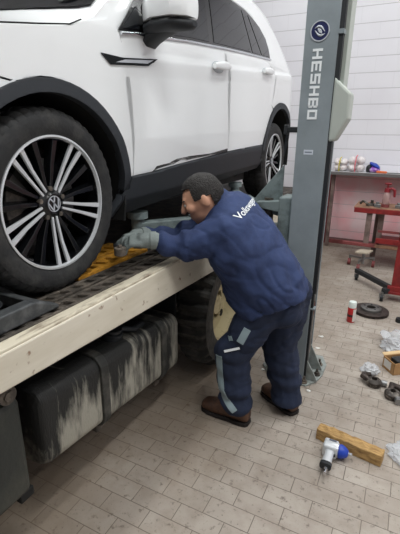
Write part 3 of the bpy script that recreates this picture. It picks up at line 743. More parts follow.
# octagonal base plate with gussets and anchor bolts
bm = B(); prism(bm, [(-.70, 2.37, 0), (-.62, 2.255, 0), (-.385, 2.25, 0), (-.335, 2.32, 0), (-.312, 2.42, 0), (-.312, 2.56, 0), (-.355, 2.66, 0), (-.64, 2.66, 0), (-.70, 2.58, 0)], (0, 0, .014))
obj('base_plate', bm, M['base_grey'], lift, bevel=.003)
for pts in ([(PX1, 2.312, .014), (PX1+.085, 2.312, .014), (PX1+.085, 2.312, .024), (PX1, 2.312, .17)], [(PX1, 2.46, .014), (PX1+.085, 2.46, .014), (PX1+.085, 2.46, .024), (PX1, 2.46, .19)], [(PX0, 2.312, .014), (PX0-.09, 2.312, .014), (PX0-.09, 2.312, .024), (PX0, 2.312, .17)]):
    bm = B(); prism(bm, pts, (0, .012, 0)); obj('gusset', bm, M['base_grey'], lift, bevel=.002)
for x, y in ((-.345, 2.40), (-.355, 2.53), (-.40, 2.275), (-.56, 2.278), (-.64, 2.36)):
    bm = B(); cyl(bm, (x, y, .014), (x, y, .022), .022, n=16); cyl(bm, (x, y, .022), (x, y, .036), .015, n=6); cyl(bm, (x, y, .036), (x, y, .058), .007, n=8); obj('anchor_bolt', bm, M['dark_steel'], lift)
# control cover: chamfered box on the side of the column
bm = B(); prism(bm, [(-.410, PY0-.004, 1.775), (-.345, PY0-.004, 1.715), (-.322, PY0-.004, 1.695), (-.322, PY0-.004, 1.575), (-.38, PY0-.004, 1.465), (-.410, PY0-.004, 1.46)], (0, .13, 0))
tag(obj('motor_cover', bm, M['lift_light'], lift, bevel=.012, seg=2), 'pale grey chamfered cover on the column side')
# white block letters, reading downwards: H E S H B O
GL = {'H': [(0, 0, 1, 5), (3, 0, 4, 5), (1, 2, 3, 3)], 'E': [(0, 0, 1, 5), (1, 0, 4, 1), (1, 2, 3.6, 3), (1, 4, 4, 5)], 'S': [(0, 0, 4, 1), (3, 1, 4, 2), (0, 2, 4, 3), (0, 3, 1, 4), (0, 4, 4, 5)],
      'B': [(0, 0, 1, 5), (3.1, .3, 4, 2.2), (3.1, 2.8, 4, 4.7), (1, 0, 3.5, 1), (1, 2, 3.5, 3), (1, 4, 3.5, 5)], 'O': [(0, 0, 1, 5), (3, 0, 4, 5), (1, 0, 3, 1), (1, 4, 3, 5)]}
zt = 1.905; cell = (1.905-1.572)/(6*4+5*.9); hx = .050/5
for chn in 'HESHBO':
    bm = B()
    for a, b, c, d_ in GL[chn]: box(bm, (-.530+b*hx, PY0-.003, zt-c*cell), (-.530+d_*hx, PY0, zt-a*cell))
    obj('letter', bm, M['white_letter'], column); zt -= 4.9*cell
# round navy emblem with silver ring and two silver swooshes
ec = V((-.503, PY0, 1.983))
bm = B(); cyl(bm, ec+V((0, -.003, 0)), ec, .047, n=40); em = obj('emblem', bm, M['navy'], column)
bm = B(); lathe(bm, [(.047, 0), (.047, .005), (.042, .005), (.042, 0)], ec, (0, -1, 0), 48, closed=True)
for sg in (1, -1):
    tube(bm, [ec + V((sg*(-.026+.05*t), -.004, sg*(.012+.016*sin(pi*t)-.016*t))) for t in [i/10 for i in range(11)]], [.001+.0042*sin(pi*i/10) for i in range(11)], 8)
    tube(bm, [ec + V((sg*(-.012+.024*t), -.004, sg*(.004-.02*t+.012*sin(pi*t)))) for t in [i/8 for i in range(9)]], [.001+.003*sin(pi*i/8) for i in range(9)], 8)
obj('emblem_mark', bm, M['silver'], em, smooth=50)
bm = B(); box(bm, (-.532, PY0-.0012, 1.393), (-.482, PY0, 1.418)); st_ = obj('rating_sticker', bm, M['sticker'], column)
bm = B(); box(bm, (-.526, PY0-.0018, 1.402), (-.488, PY0-.0012, 1.409)); obj('sticker_band', bm, mat('sticker_grey', (120, 128, 140), .5), st_)
# carriage and arms
bm = B(); box(bm, (-.66, 2.33, .86), (-.58, 2.49, 1.15)); obj('carriage', bm, M['arm_grey'], lift, bevel=.01)
bm = B(); prism(bm, [(-.66, 2.40, 1.02), (-.86, 2.40, 1.06), (-.86, 2.40, 1.085), (-.66, 2.40, 1.33)], (0, .014, 0)); prism(bm, [(-.60, 2.335, 1.05), (-.80, 2.335, 1.08), (-.80, 2.335, 1.11), (-.60, 2.335, 1.13)], (0, .15, 0)); prism(bm, [(-.60, 2.335, .93), (-.76, 2.335, .93), (-.76, 2.335, .96), (-.60, 2.335, .98)], (0, .15, 0))
obj('arm_bracket', bm, M['arm_grey'], lift, bevel=.004)
bm = B(); box(bm, (-.645, 2.32, 1.505), (-.577, 2.36, 1.535)); box(bm, (-.655, 2.315, 1.495), (-.635, 2.365, 1.545)); tag(obj('stop_bracket', bm, M['black_plastic'], lift, bevel=.004), 'small black bracket on the column side')
bm = B(); cyl(bm, (-.74, 2.41, .94), (-.74, 2.41, 1.13), .03, n=16); obj('arm_pin', bm, M['dark_steel'], lift, smooth=40)
def arm(p0, p1, name):
    d = (V(p1)-V(p0)).normalized(); mid = V(p0)+d*((V(p1)-V(p0)).length*.6)
    bm = B(); bar(bm, p0, mid, .09, .075); a = obj(name, bm, M['arm_grey'], lift, bevel=.008)
    bm = B(); bar(bm, mid-d*.05, p1, .066, .055); obj('arm_extension', bm, M['arm_grey'], a, bevel=.006)
    bm = B(); e = V(p1)-d*.01; cyl(bm, e+V((0, 0, -.035)), e+V((0, 0, .05)), .035, n=20); cyl(bm, e+V((0, 0, .05)), e+V((0, 0, .085)), .055, n=24); obj('lift_pad', bm, M['arm_grey'], a, smooth=40)
arm((-.78, 2.40, 1.02), (-1.28, 1.78, 1.01), 'swing_arm'); arm((-.78, 2.44, 1.02), (-1.28, 3.18, 1.03), 'swing_arm')

# ------------------------------------------------------------------ person
Zv = V((0, 0, 1))
person_loc = V((-.58, 1.88, 0))
hipC = V((-.53, 1.90, .74)); shC = V((-.750, 1.80, 1.10)); shL = V((-.735, 1.645, 1.070)); shR = V((-.760, 1.950, 1.140))
elL = V((-.880, 1.60, .992)); wrL = V((-1.00, 1.495, 1.035)); haL = V((-1.06, 1.47, 1.045))
elR = V((-1.02, 1.80, .97)); wrR = V((-1.12, 1.60, 1.02)); haR = V((-1.16, 1.53, 1.03))
hdC = V((-.850, 1.715, 1.215)); fdir = V((-.80, -.38, -.46)).normalized()
hipL, knL, anL = V((-.555, 1.80, .71)), V((-.690, 1.765, .41)), V((-.655, 1.77, .10))
hipR, knR, anR = V((-.475, 1.985, .71)), V((-.500, 1.985, .41)), V((-.430, 1.975, .10))
fside = fdir.cross(Zv).normalized()          # his right... used as the across-the-face axis
fup = fside.cross(fdir).normalized()
HM = Matrix((fside, fdir, fup)).transposed()  # columns: across, forward, up

def P3(c, a): return c + HM @ V(a)
body = B()
# head: cranium, jaw, brow, nose, lips, chin, ears
ell(body, hdC, (.076, .095, .095), HM); ell(body, P3(hdC, (0, .022, -.055)), (.060, .070, .062), HM); ell(body, P3(hdC, (0, .055, -.092)), (.030, .030, .024), HM)
hull(body, P3(hdC, (-.036, .080, .022)), P3(hdC, (.036, .080, .022)), .013, .013)
hull(body, P3(hdC, (0, .092, .012)), P3(hdC, (0, .112, -.026)), .009, .015)
hull(body, P3(hdC, (-.02, .086, -.062)), P3(hdC, (.02, .086, -.062)), .0075, .0075); hull(body, P3(hdC, (-.017, .083, -.073)), P3(hdC, (.017, .083, -.073)), .0075, .0075)
for s in (-1, 1):
    ell(body, P3(hdC, (s*.046, .066, -.018)), (.026, .026, .024), HM)
    ell(body, P3(hdC, (s*.078, -.008, -.012)), (.010, .020, .032), HM)
nb = shC + V((-.03, -.02, .055))
hull(body, nb, P3(hdC, (0, -.025, -.05)), .062, .054)
hull(body, hipC, shC-V((.02, 0, .03)), .11, .075); hull(body, shL.lerp(shC, .35)-V((.0, 0, .03)), shR.lerp(shC, .35)-V((0, 0, .03)), .035, .035)
for a, b, c in ((shL, elL, wrL), (shR, elR, wrR)): hull(body, a.lerp(b, .15), b, .042, .038); hull(body, b, c, .038, .026)
for a, b, c in ((hipL, knL, anL), (hipR, knR, anR)): hull(body, a, b, .08, .055); hull(body, b, c, .055, .038)
person = obj('person', remeshed(body, .0075, 3), M['skin'], smooth=80, origin=person_loc)
tag(person, 'person in navy work jacket and trousers bending over the truck bed with grey gloves', 'person')
# eyes
for s in (-1, 1):
    bm = B(); ell(bm, P3(hdC, (s*.031, .083, .002)), (.012, .010, .009), HM, 12); e = obj('eye', bm, mat('eye_white', (222, 218, 212), .3), person, smooth=60)
    bm = B(); ell(bm, P3(hdC, (s*.031, .0905, .001)), (.0052, .003, .0055), HM, 10); obj('iris', bm, mat('iris_brown', (52, 34, 24), .3), e, smooth=60)
    bm = B(); hull(bm, P3(hdC, (s*.018, .094, .022)), P3(hdC, (s*.046, .082, .024)), .0045, .0035); obj('eyebrow', bm, M['hair'], person, smooth=60)
# hair: cap over the cranium, leaving face and ears free
hb = B(); bmesh.ops.create_icosphere(hb, subdivisions=5, radius=1)
kill = []
for v in hb.verts:
    l = v.co.copy()
    if l.y > .42 and l.z < .62 or l.z < -.62 or (abs(l.x) > .6 and l.z < -.05 and l.y > -.35) or (l.y > -.1 and l.z < -.05): kill.append(v)
bmesh.ops.delete(hb, geom=kill, context='VERTS')
for v in hb.verts:
    n_ = v.co.copy(); k = 1.07 + .03*noise.noise(n_*6) + .015*noise.noise(n_*22)
    if n_.z > .3: k += .05*min(1, (n_.z-.3)*2)
    v.co = P3(hdC, (n_.x*.076*k, n_.y*.095*k-.004, n_.z*.095*k+.004))
obj('hair', hb, M['hair'], person, smooth=60, solid=.012)

# jacket
jk = B()
bH = V((-.18, .98, 0)).normalized(); bS = (shR-shL).normalized()
def sec(c, axis, b, rb, rd):
    axis = axis.normalized(); b = (b - axis*b.dot(axis)).normalized(); dd = axis.cross(b)
    return (c, b*rb, dd*rd)
axH = V((-.46, 0, 1)); axT = shC-hipC
loft(jk, [sec(V((-.525, 1.895, .672)), axH, bH, .205, .180), sec(V((-.540, 1.895, .71)), axH, bH, .215, .185), sec(V((-.57, 1.885, .77)), V((-.4, -.1, 1)), bH, .22, .20), sec(V((-.635, 1.86, .885)), axT, bH*.5+bS*.5, .225, .185), sec(V((-.692, 1.825, 1.00)), axT, bS, .232, .163), sec(V((-.733, 1.80, 1.085)), axT, bS, .215, .138), sec(V((-.765, 1.785, 1.16)), axT+V((0, -.05, .2)), bS, .145, .108), sec(V((-.79, 1.77, 1.195)), axT, bS, .088, .08)], 28, 2.25)
hull(jk, shL+V((.0, .03, -.015)), elL, .105, .070); hull(jk, elL, wrL.lerp(elL, .22), .070, .046)
hull(jk, shR+V((0, -.03, -.01)), elR, .095, .075); hull(jk, elR, wrR.lerp(elR, .2), .072, .046)
# collar
hull(jk, nb+V((.03, .0, -.01)), nb+V((-.01, -.02, .035)), .082, .072)
def jfold(p):
    a = .006*sin(34*p.z + 14*p.x + 5*noise.noise(p*5)) * max(0, min(1, (1.02-p.z)*4))
    q = p.x*.75 + p.z*.66                     # creases run across the bent back and hem
    n1 = noise.noise(V((p.x*5 - p.z*5, p.y*4, q*17))); a -= .006*max(0, 1-abs(n1)*4)*max(0, min(1, (1.08-p.z)*5))
    n2 = noise.noise(V((p.y*9+p.z*7, p.x*6, p.z*9+11))); a -= .003*max(0, 1-abs(n2)*7)
    # sleeve rings
    if p.x < -.84: a += .009*sin(75*(p.x*.7+p.y*.5) + 4*noise.noise(p*9))
    if p.z < .70: a += .004
    return a
jb = remeshed(jk, .008, 5, .010, 7, jfold)
bvhJ = BVHTree.FromBMesh(jb)
jacket = obj('jacket', jb, M['jacket'], person, smooth=80)
# trousers
tr = B()
ell(tr, hipC+V((.015, .005, -.045)), (.150, .170, .130))
ell(tr, hipC+V((.06, -.05, -.06)), (.105, .10, .11)); ell(tr, hipC+V((.06, .07, -.06)), (.105, .10, .11))
hull(tr, hipL+V((.02, 0, 0)), knL+V((.012, 0, 0)), .110, .094); hull(tr, knL, anL+V((-.005, 0, .005)), .100, .086)
hull(tr, hipR, knR, .128, .100); hull(tr, knR, anR+V((0, 0, .005)), .100, .086)
def tfold(p):
    k = max(0, min(1, (.36-p.z)*5)); a = k*.009*sin(58*p.z + 9*p.x + 3*noise.noise(p*8))
    n1 = noise.noise(V((p.x*5+p.z*9, p.y*5, p.z*14-p.x*8))); a -= .005*max(0, 1-abs(n1)*7)
    a += .004*sin(30*p.z+26*p.x+6*noise.noise(p*4))*max(0, min(1, (p.z-.3)*4))
    return a
tb = remeshed(tr, .009, 4, .008, 8, tfold)
# open cuffs: flatten the bottom
bmesh.ops.bisect_plane(tb, geom=tb.verts[:]+tb.edges[:]+tb.faces[:], plane_co=(0, 0, .075), plane_no=(0, 0, 1), clear_inner=True)
bmesh.ops.holes_fill(tb, edges=[e for e in tb.edges if e.is_boundary]); 
bvhT = BVHTree.FromBMesh(tb)
trousers = obj('trousers', tb, M['trousers'], person, smooth=80)

def ribbon(name, pts, wd, bvh, rdir, m, par, off=.004, start=1.0):
    """cloth strip laid on a garment: centre points are dropped on to it along rdir"""
    bm = B(); rows = []; pts = [V(p) for p in pts]; dense = []
    for a, b in zip(pts, pts[1:]):
        k = max(2, int((b-a).length/.012))
        dense += [a.lerp(b, i/k) for i in range(k)]
    dense.append(pts[-1])
    rd_ = V(rdir).normalized()
    for i, p in enumerate(dense):
        t = (dense[min(i+1, len(dense)-1)]-dense[max(i-1, 0)]).normalized(); sd = t.cross(rd_).normalized(); row = []
        for q in (-1, -.33, .33, 1):
            h = bvh.ray_cast(p + sd*wd/2*q - rd_*start, rd_)
            if h[0] is None: row = None; break
            row.append(bm.verts.new(h[0] - rd_*off))
        rows.append(row)
    for a, b in zip(rows, rows[1:]):
        if a and b:
            for i in range(3): bm.faces.new((a[i], a[i+1], b[i+1], b[i]))
    return obj(name, bm, m, par, smooth=70, solid=.002, soff=0)
vd = V((-.28, .92, -.18))
tag(ribbon('reflective_stripe', [(-.735, 1.7, .42), (-.725, 1.7, .30), (-.715, 1.7, .22), (-.69, 1.7, .17), (-.635, 1.7, .115)], .034, bvhT, vd, M['reflect'], trousers), 'pale grey reflective tape down the shin')
tag(ribbon('reflective_patch', [(-.59, 1.7, .60), (-.625, 1.7, .52)], .036, bvhT, vd, M['reflect'], trousers), 'pale grey reflective patch on the thigh')
tag(ribbon('pocket_edge', [(-.705, 1.7, .455), (-.625, 1.7, .49)], .012, bvhT, vd, M['white_letter'], trousers, .005), 'white pocket edge at the knee')
tag(ribbon('small_patch', [(-.683, 1.7, .535), (-.672, 1.7, .515)], .022, bvhT, vd, M['reflect'], trousers), 'small grey patch above the pocket')
# lettering across the upper back
def drape(bm):
    for v in bm.verts:
        nrm = en; h = bvhJ.ray_cast(v.co + nrm*.5, -nrm)
        if h[0] is not None: v.co = h[0] + nrm*.004
ex = bS.copy(); en = bS.cross(axT).normalized(); ey = en.cross(ex).normalized(); ex = ey.cross(en).normalized()
tc_ = V((-.680, 1.775, 1.158))
Tm = Matrix(((ex.x, ey.x, en.x, tc_.x), (ex.y, ey.y, en.y, tc_.y), (ex.z, ey.z, en.z, tc_.z), (0, 0, 0, 1)))
textmesh('Volkswagen', .047, Tm, 'back_lettering', M['white_letter'], jacket, bold=.0003, project=drape)

# gloves: five bent fingers each, closing on the tool
def glove(wr, hd, fw, pn, name):
    """fw: finger direction, pn: palm normal"""
    fw = V(fw).normalized(); pn = V(pn); pn = (pn-fw*pn.dot(fw)).normalized(); sd = fw.cross(pn)
    bm = B()
    hull(bm, wr - fw*.015, wr+fw*.03, .040, .036)
    loft(bm, [(wr+fw*.012, sd*.030, pn*.021), (wr+fw*.045, sd*.041, pn*.020), (wr+fw*.080, sd*.042, pn*.016), (wr+fw*.096, sd*.038, pn*.012)], 18, 2.5)
    for k, (off, L_) in enumerate(((-.031, .066), (-.0105, .074), (.0105, .071), (.031, .056))):
        base = wr + fw*.083 + sd*off; p = base; dirv = fw.copy(); r = .0105
        for j, fr in enumerate((.45, .31, .24)):
            ang = RAD((24, 42, 34)[j] + 4*k); dirv = (dirv*cos(ang) + pn*sin(ang)).normalized()
            q = p + dirv*L_*fr; hull(bm, p, q, r, r*.92, 10); p = q; r *= .92
    tb_ = wr + fw*.030 - sd*.034; d1 = (-sd*.75 + fw*.6 + pn*.25).normalized(); q1 = tb_ + d1*.034; d2 = (fw*.75 + pn*.5 - sd*.15).normalized()
    hull(bm, tb_, q1, .015, .0125, 10); hull(bm, q1, q1+d2*.026, .0125, .0105, 10)
    g = obj(name, remeshed(bm, .0042, 2), M['glove'], person, smooth=80)
    bm = B(); cyl(bm, wr-fw*.028, wr+fw*.002, .0405, .0415, n=24); tag(obj('cuff_band', bm, M['glove'], g, smooth=50, bevel=.004), 'knitted grey glove cuff')
glove(wrL, haL, V((-.80, -.50, -.02)), V((.10, .45, -.9)), 'glove'); glove(wrR, haR, V((-.55, -.75, 0)), V((.35, -.25, -.9)), 'glove')
# work shoes
def shoe(heel, toe):
    heel = V(heel); toe = V(toe); d = (toe-heel); L_ = d.length; d.normalize(); s = V((-d.y, d.x, 0)); bm = B()
    def S(t, w_, z0, h): c = heel + d*(L_*t); return (V((c.x, c.y, z0+h/2)), s*w_, V((0, 0, h/2)))
    loft(bm, [S(.0, .024, .03, .05), S(.03, .036, .018, .085), S(.14, .043, .015, .125), (heel+d*L_*.26+V((0, 0, .075)), s*.043, V((0, 0, .060))), S(.42, .044, .014, .092), S(.62, .050, .014, .07), S(.80, .051, .014, .062), S(.93, .042, .014, .052), S(.985, .026, .018, .034)], 22, 2.6)
    hull(bm, heel+d*L_*.2+V((0, 0, .08)), heel+d*L_*.21+V((0, 0, .125)), .042, .046)
    o = obj('shoe', remeshed(bm, .006, 2), M['shoe'], person, smooth=80)
    bm = B(); pts = []
    for t, w_ in ((-.01, .018), (.02, .036), (.14, .045), (.4, .046), (.62, .053), (.82, .053), (.95, .04), (1.0, .02)): pts.append((t, w_))
    poly = [heel+d*(L_*t)+s*w_ for t, w_ in pts] + [heel+d*(L_*t)-s*w_ for t, w_ in pts[::-1]]
    prism(bm, [V((p.x, p.y, 0)) for p in poly], (0, 0, .022)); obj('sole', bm, M['sole'], o, bevel=.004)
    bm = B()
    for k in range(4):
        c = heel+d*(L_*(.40+.075*k))+V((0, 0, .112-.011*k)); tube(bm, [c-s*.024-V((0, 0, .010)), c+V((0, 0, .004)), c+s*.024-V((0, 0, .010))], .0035, 6)
    obj('laces', bm, M['sole'], o)
shoe((-.575, 1.762, 0), (-.865, 1.785, 0)); shoe((-.372, 1.955, 0), (-.600, 2.095, 0))
# black tool in the glove
tt = thing('ratchet_tool', 'small black ratchet tool gripped in the grey gloved hand by the tyre', 'tool', (-1.11, 1.42, 1.0))
bm = B(); hull(bm, (-1.085, 1.385, 1.000), (-1.165, 1.455, 0.998), .014, .013); obj('handle', bm, M['black_plastic'], tt, smooth=60)
bm = B(); cyl(bm, (-1.080, 1.375, .985), (-1.080, 1.375, 1.020), .026, n=20); cyl(bm, (-1.080, 1.375, 1.02), (-1.080, 1.375, 1.033), .010, n=8); obj('ratchet_head', bm, M['dark_steel'], tt, bevel=.003)

# ------------------------------------------------------------------ back of the workshop
sh = thing('wall_shelf', 'long white topped shelf bench on grey and red legs against back wall', 'shelf', (-.2, 5.8, 0))
bm = B(); box(bm, (-.95, 5.66, .012+1.0), (1.8, 5.985, 1.037)); obj('shelf_top', bm, M['shelf_top'], sh, bevel=.004)
bm = B(); box(bm, (-.95, 5.645, .996), (1.8, 5.66, 1.037)); obj('shelf_edge', bm, M['shelf_edge'], sh, bevel=.003)
for x in (-.93, 1.7):
    bm = B(); box(bm, (x, 5.78, 0), (x+.045, 5.83, .012+1.0)); obj('leg', bm, M['bench_leg'], sh, bevel=.003)
    bm = B(); box(bm, (x-.07, 5.94, 0), (x-.03, 5.98, .012+1.0)); bar(bm, (x-.05, 5.95, .52), (x+.02, 5.80, .60), .02, .03); tag(obj('wall_leg', bm, M['red_dull'], sh, bevel=.003), 'red rear leg against the wall')
bm = B(); box(bm, (-.88, 5.80, .05), (1.7, 5.83, .10)); tag(obj('floor_rail', bm, M['red_dull'], sh), 'red rail just above the floor')

def bundle(x, n, w_, label, tie):
    t = thing('wrapped_bundle', label, 'bundle', (x, 5.78, 1.037), 'white bundles on the wall shelf')
    k = 0
    for r in range(2):
        for i in range(n):
            cx = x + (i-(n-1)/2)*w_/n*(.97); bm = B(); rr = w_/n*.55
            ell(bm, (cx, 5.80, 1.037+rr*.95+r*rr*1.6), (rr, .11, rr))
            for v in bm.verts: v.co += V((0, 0, 0)) + v.normal*.01*noise.noise(v.co*18)
            obj('roll', bm, M['white_wrap'], t, smooth=60)
    bm = B(); zt_ = 1.037+w_/n*1.95
    tube(bm, [(x, 5.68, 1.042), (x-.005, 5.67, 1.112), (x, 5.70, zt_), (x, 5.80, zt_+.015)], .007, 6); obj('tie', bm, tie, t)
bundle(-.835, 2, .165, 'white wrapped bundle with yellow tie, nearest the lift post', M['yellow'])
bundle(-.640, 2, .195, 'white wrapped bundle with pink tie in the middle of shelf', M['pink'])
t = thing('rag_pile', 'dark blue and purple plastic wrapped heap on shelf beside white bundles', 'rags', (-.44, 5.78, 1.037))
bm = B(); ell(bm, (-.43, 5.78, 1.077), (.085, .08, .042)); 
for v in bm.verts: v.co += v.normal*.02*noise.noise(v.co*14)
obj('wrapped_rags', bm, M['purple'], t, smooth=50)
bm = B(); ell(bm, (-.475, 5.76, 1.087), (.045, .07, .048))
for v in bm.verts: v.co += v.normal*.02*noise.noise(v.co*17)
obj('black_bag', bm, M['black_plastic'], t, smooth=50)
bm = B(); ell(bm, (-.415, 5.77, 1.127), (.07, .06, .022), Matrix.Rotation(RAD(28), 3, 'Y'))
for v in bm.verts: v.co += v.normal*.015*noise.noise(v.co*19)
obj('blue_rag', bm, M['blue'], t, smooth=50)
t = thing('orange_handle_tool', 'flat tool with orange handle lying at the shelf edge', 'tool', (-.31, 5.70, 1.037))
bm = B(); hull(bm, (-.37, 5.70, 1.053), (-.27, 5.68, 1.053), .016, .014); obj('handle', bm, M['orange'], t, smooth=60)
bm = B(); box(bm, (-.26, 5.67, 1.042), (-.10, 5.70, 1.052)); obj('blade', bm, M['steel'], t)

wb = thing('workbench', 'red steel workbench with worn brown top below the wall shelf', 'workbench', (.1, 5.2, 0))
bm = B(); box(bm, (-.52, 5.0, .690), (.9, 5.45, .708)); obj('bench_top', bm, M['bench_top'], wb, bevel=.003)
bm = B(); box(bm, (-.515, 4.99, .645), (.9, 5.005, .700)); box(bm, (-.515, 5.005, .65), (-.50, 5.44, .69)); box(bm, (-.515, 5.43, .65), (.9, 5.445, .69)); tag(obj('apron', bm, M['red'], wb, bevel=.003), 'red front rail under the top')
for x, y, z0 in ((-.375, 5.02, .285), (-.25, 5.12, .285), (-.30, 5.37, 0), (.82, 5.05, 0), (.82, 5.38, 0)):
    bm = B(); box(bm, (x, y, z0), (x+.06, y+.05, .69)); obj('leg', bm, M['bench_leg'], wb, bevel=.003)
bm = B(); box(bm, (-.24, 4.98, .31), (.9, 5.0, .37)); box(bm, (-.24, 5.0, .31), (.9, 5.38, .325)); tag(obj('lower_rail', bm, M['red'], wb, bevel=.003), 'red lower rail with shelf')
bm = B(); box(bm, (-.60, 5.0, .25), (-.20, 5.06, .285)); box(bm, (-.26, 5.06, .25), (-.20, 5.40, .285)); tag(obj('base_beam', bm, M['red_dull'], wb, bevel=.003), 'red base beam the front legs stand on')
bm = B(); box(bm, (-.23, 5.02, .43), (.9, 5.04, .455)); obj('middle_rail', bm, M['red_dull'], wb)
bm = B(); box(bm, (-.24, 4.99, .255), (.8, 5.0, .292)); tag(obj('pale_strip', bm, M['bench_top'], wb), 'pale strip beneath the lower rail')
# sprayer and parts lying on the bench
sp = thing('pump_sprayer', 'red headed pump sprayer bottle standing on the red workbench', 'sprayer', (-.20, 5.14, .708))
bm = B(); lathe(bm, [(.036, 0), (.04, .01), (.04, .10), (.036, .135), (.022, .155), (.02, .17)], (-.20, 5.14, .725), Zv, 24); obj('bottle', bm, mat('clear_bottle', (208, 176, 172), .2, trans=.5), sp, smooth=40)
bm = B(); cyl(bm, (-.20, 5.14, .708), (-.20, 5.14, .745), .043, n=24); obj('base_ring', bm, M['red_dull'], sp, smooth=40)
bm = B(); cyl(bm, (-.20, 5.14, .88), (-.20, 5.14, .925), .034, .026); cyl(bm, (-.20, 5.14, .92), (-.20, 5.14, .965), .009, n=8); hull(bm, (-.225, 5.14, .972), (-.175, 5.14, .972), .012, .012)
tube(bm, [(-.19, 5.13, .91), (-.155, 5.12, .925), (-.125, 5.115, .905), (-.118, 5.115, .83)], [.014, .016, .017, .012]); obj('pump_head', bm, mat('sprayer_red', (128, 22, 34), .4), sp, smooth=50)
def part_on_bench(x, y, kind, label):
    t = thing('engine_part', label, 'car part', (x, y, .708), 'small parts on the workbench')
    bm = B()
    if kind == 0: cyl(bm, (x, y, .708), (x, y, .735), .035, .03, 16); cyl(bm, (x, y, .735), (x, y, .775), .018, n=12)
    elif kind == 1: tube(bm, [(x-.05, y, .73), (x-.02, y+.01, .765), (x+.03, y-.01, .74), (x+.055, y, .722)], .016, 8); cyl(bm, (x+.04, y, .708), (x+.04, y, .74), .024, n=12)
    else: box(bm, (x-.035, y-.03, .708), (x+.035, y+.03, .745)); cyl(bm, (x, y, .745), (x, y, .77), .02, n=10)
    obj('casting', bm, M['greasy'] if kind != 2 else M['steel'], t, bevel=.003, smooth=40)
part_on_bench(-.42, 5.10, 1, 'greasy bent pipe fitting at the bench top left corner')
part_on_bench(-.345, 5.16, 0, 'greasy flanged hub part on bench left of the sprayer')
part_on_bench(-.28, 5.08, 2, 'blocky steel part on bench just left of the sprayer')
part_on_bench(-.06, 5.12, 2, 'steel block lying on bench right of the sprayer')

# low caster dolly under the bench
dl = thing('caster_dolly', 'low dolly with pale square top and red casters under the workbench', 'dolly', (-.36, 4.98, 0))
bm = B(); prism(bm, [(-.43, 4.86, .195), (-.29, 4.88, .195), (-.25, 5.02, .195), (-.39, 5.0, .195)], (0, 0, .022)); obj('top_plate', bm, mat('dolly_top', (190, 178, 160), .6), dl, bevel=.003)
bm = B(); cyl(bm, (-.34, 4.94, .06), (-.34, 4.94, .195), .018, n=10)
for e in ((-.375, 4.83), (-.50, 5.03), (-.23, 5.05)): bar(bm, (-.34, 4.94, .125), (e[0], e[1], .115), .025, .02); cyl(bm, (e[0], e[1], .05), (e[0], e[1], .125), .010, n=8)
obj('stand', bm, M['steel'], dl)
for e in ((-.375, 4.83), (-.50, 5.03), (-.23, 5.05)):
    bm = B(); cyl(bm, (e[0]-.016, e[1], .04), (e[0]+.016, e[1], .04), .04, n=20); obj('caster', bm, M['red_dull'], dl, smooth=40)

# red shop crane, mostly outside the picture
cr = thing('shop_crane', 'red shop crane column with black caster leg at right edge', 'crane', (.02, 4.1, 0))
bm = B(); box(bm, (.0, 4.02, .085), (.09, 4.12, .72)); obj('column', bm, M['red'], cr, bevel=.006)
bm = B(); box(bm, (-.04, 3.99, .075), (.14, 4.15, .10)); box(bm, (-.03, 4.0, .10), (.12, 4.03, .15)); obj('foot_plate', bm, M['red'], cr, bevel=.004)
bm = B(); cyl(bm, (.045, 4.07, .72), (.06, 4.05, 1.05), .03, n=16); bar(bm, (.05, 4.1, .70), (1.0, 4.3, 1.2), .06, .08); obj('boom', bm, M['black_plastic'], cr, smooth=40)
bm = B(); bar(bm, (.02, 4.06, .105), (-.36, 4.50, .105), .05, .045); bar(bm, (.02, 4.06, .10), (-.06, 3.98, .10), .05, .05); bar(bm, (.1, 4.07, .105), (.55, 4.5, .105), .05, .045); obj('leg', bm, M['black_plastic'], cr, bevel=.005)
for x, y in ((-.35, 4.49), (-.065, 3.975), (.54, 4.49)):
    bm = B(); cyl(bm, (x, y, .05), (x, y, .09), .014, n=10); box(bm, (x-.024, y-.015, .03), (x-.017, y+.015, .075)); box(bm, (x+.017, y-.015, .03), (x+.024, y+.015, .075)); c = obj('caster', bm, M['steel'], cr)
    bm = B(); cyl(bm, (x-.014, y, .034), (x+.014, y, .034), .034, n=20); obj('caster_wheel', bm, M['black_plastic'], c, smooth=40)
bm = B(); hull(bm, (.03, 4.0, .66), (.10, 3.97, .70), .035, .03); obj('knob', bm, M['black_plastic'], cr, smooth=50)

# ------------------------------------------------------------------ things on the floor
bd = thing('brake_disc', 'used dark brake disc lying flat on the floor', 'brake disc', (-.13, 3.65, 0))
o = V((-.13, 3.65, 0))
bm = B(); lathe(bm, [(.085, .028), (.148, .028), (.150, .026), (.150, .020), (.142, .019), (.142, .010), (.150, .009), (.150, .002), (.085, .002)], o, Zv, 64, closed=True); obj('friction_ring', bm, M['rust'], bd, smooth=35)
bm = B(); lathe(bm, [(.088, .012), (.086, .048), (.080, .052), (.036, .052), (.036, .046), (.076, .044), (.078, .012)], o, Zv, 48, closed=True); hat = obj('hat', bm, M['disc_steel'], bd, smooth=35)
for k in range(5):
    a = RAD(20+72*k); bm = B(); cyl(bm, o+V((cos(a)*.058, sin(a)*.058, .0515)), o+V((cos(a)*.058, sin(a)*.058, .0530)), .009, n=12); obj('bolt_hole', bm, M['underbody'], hat)

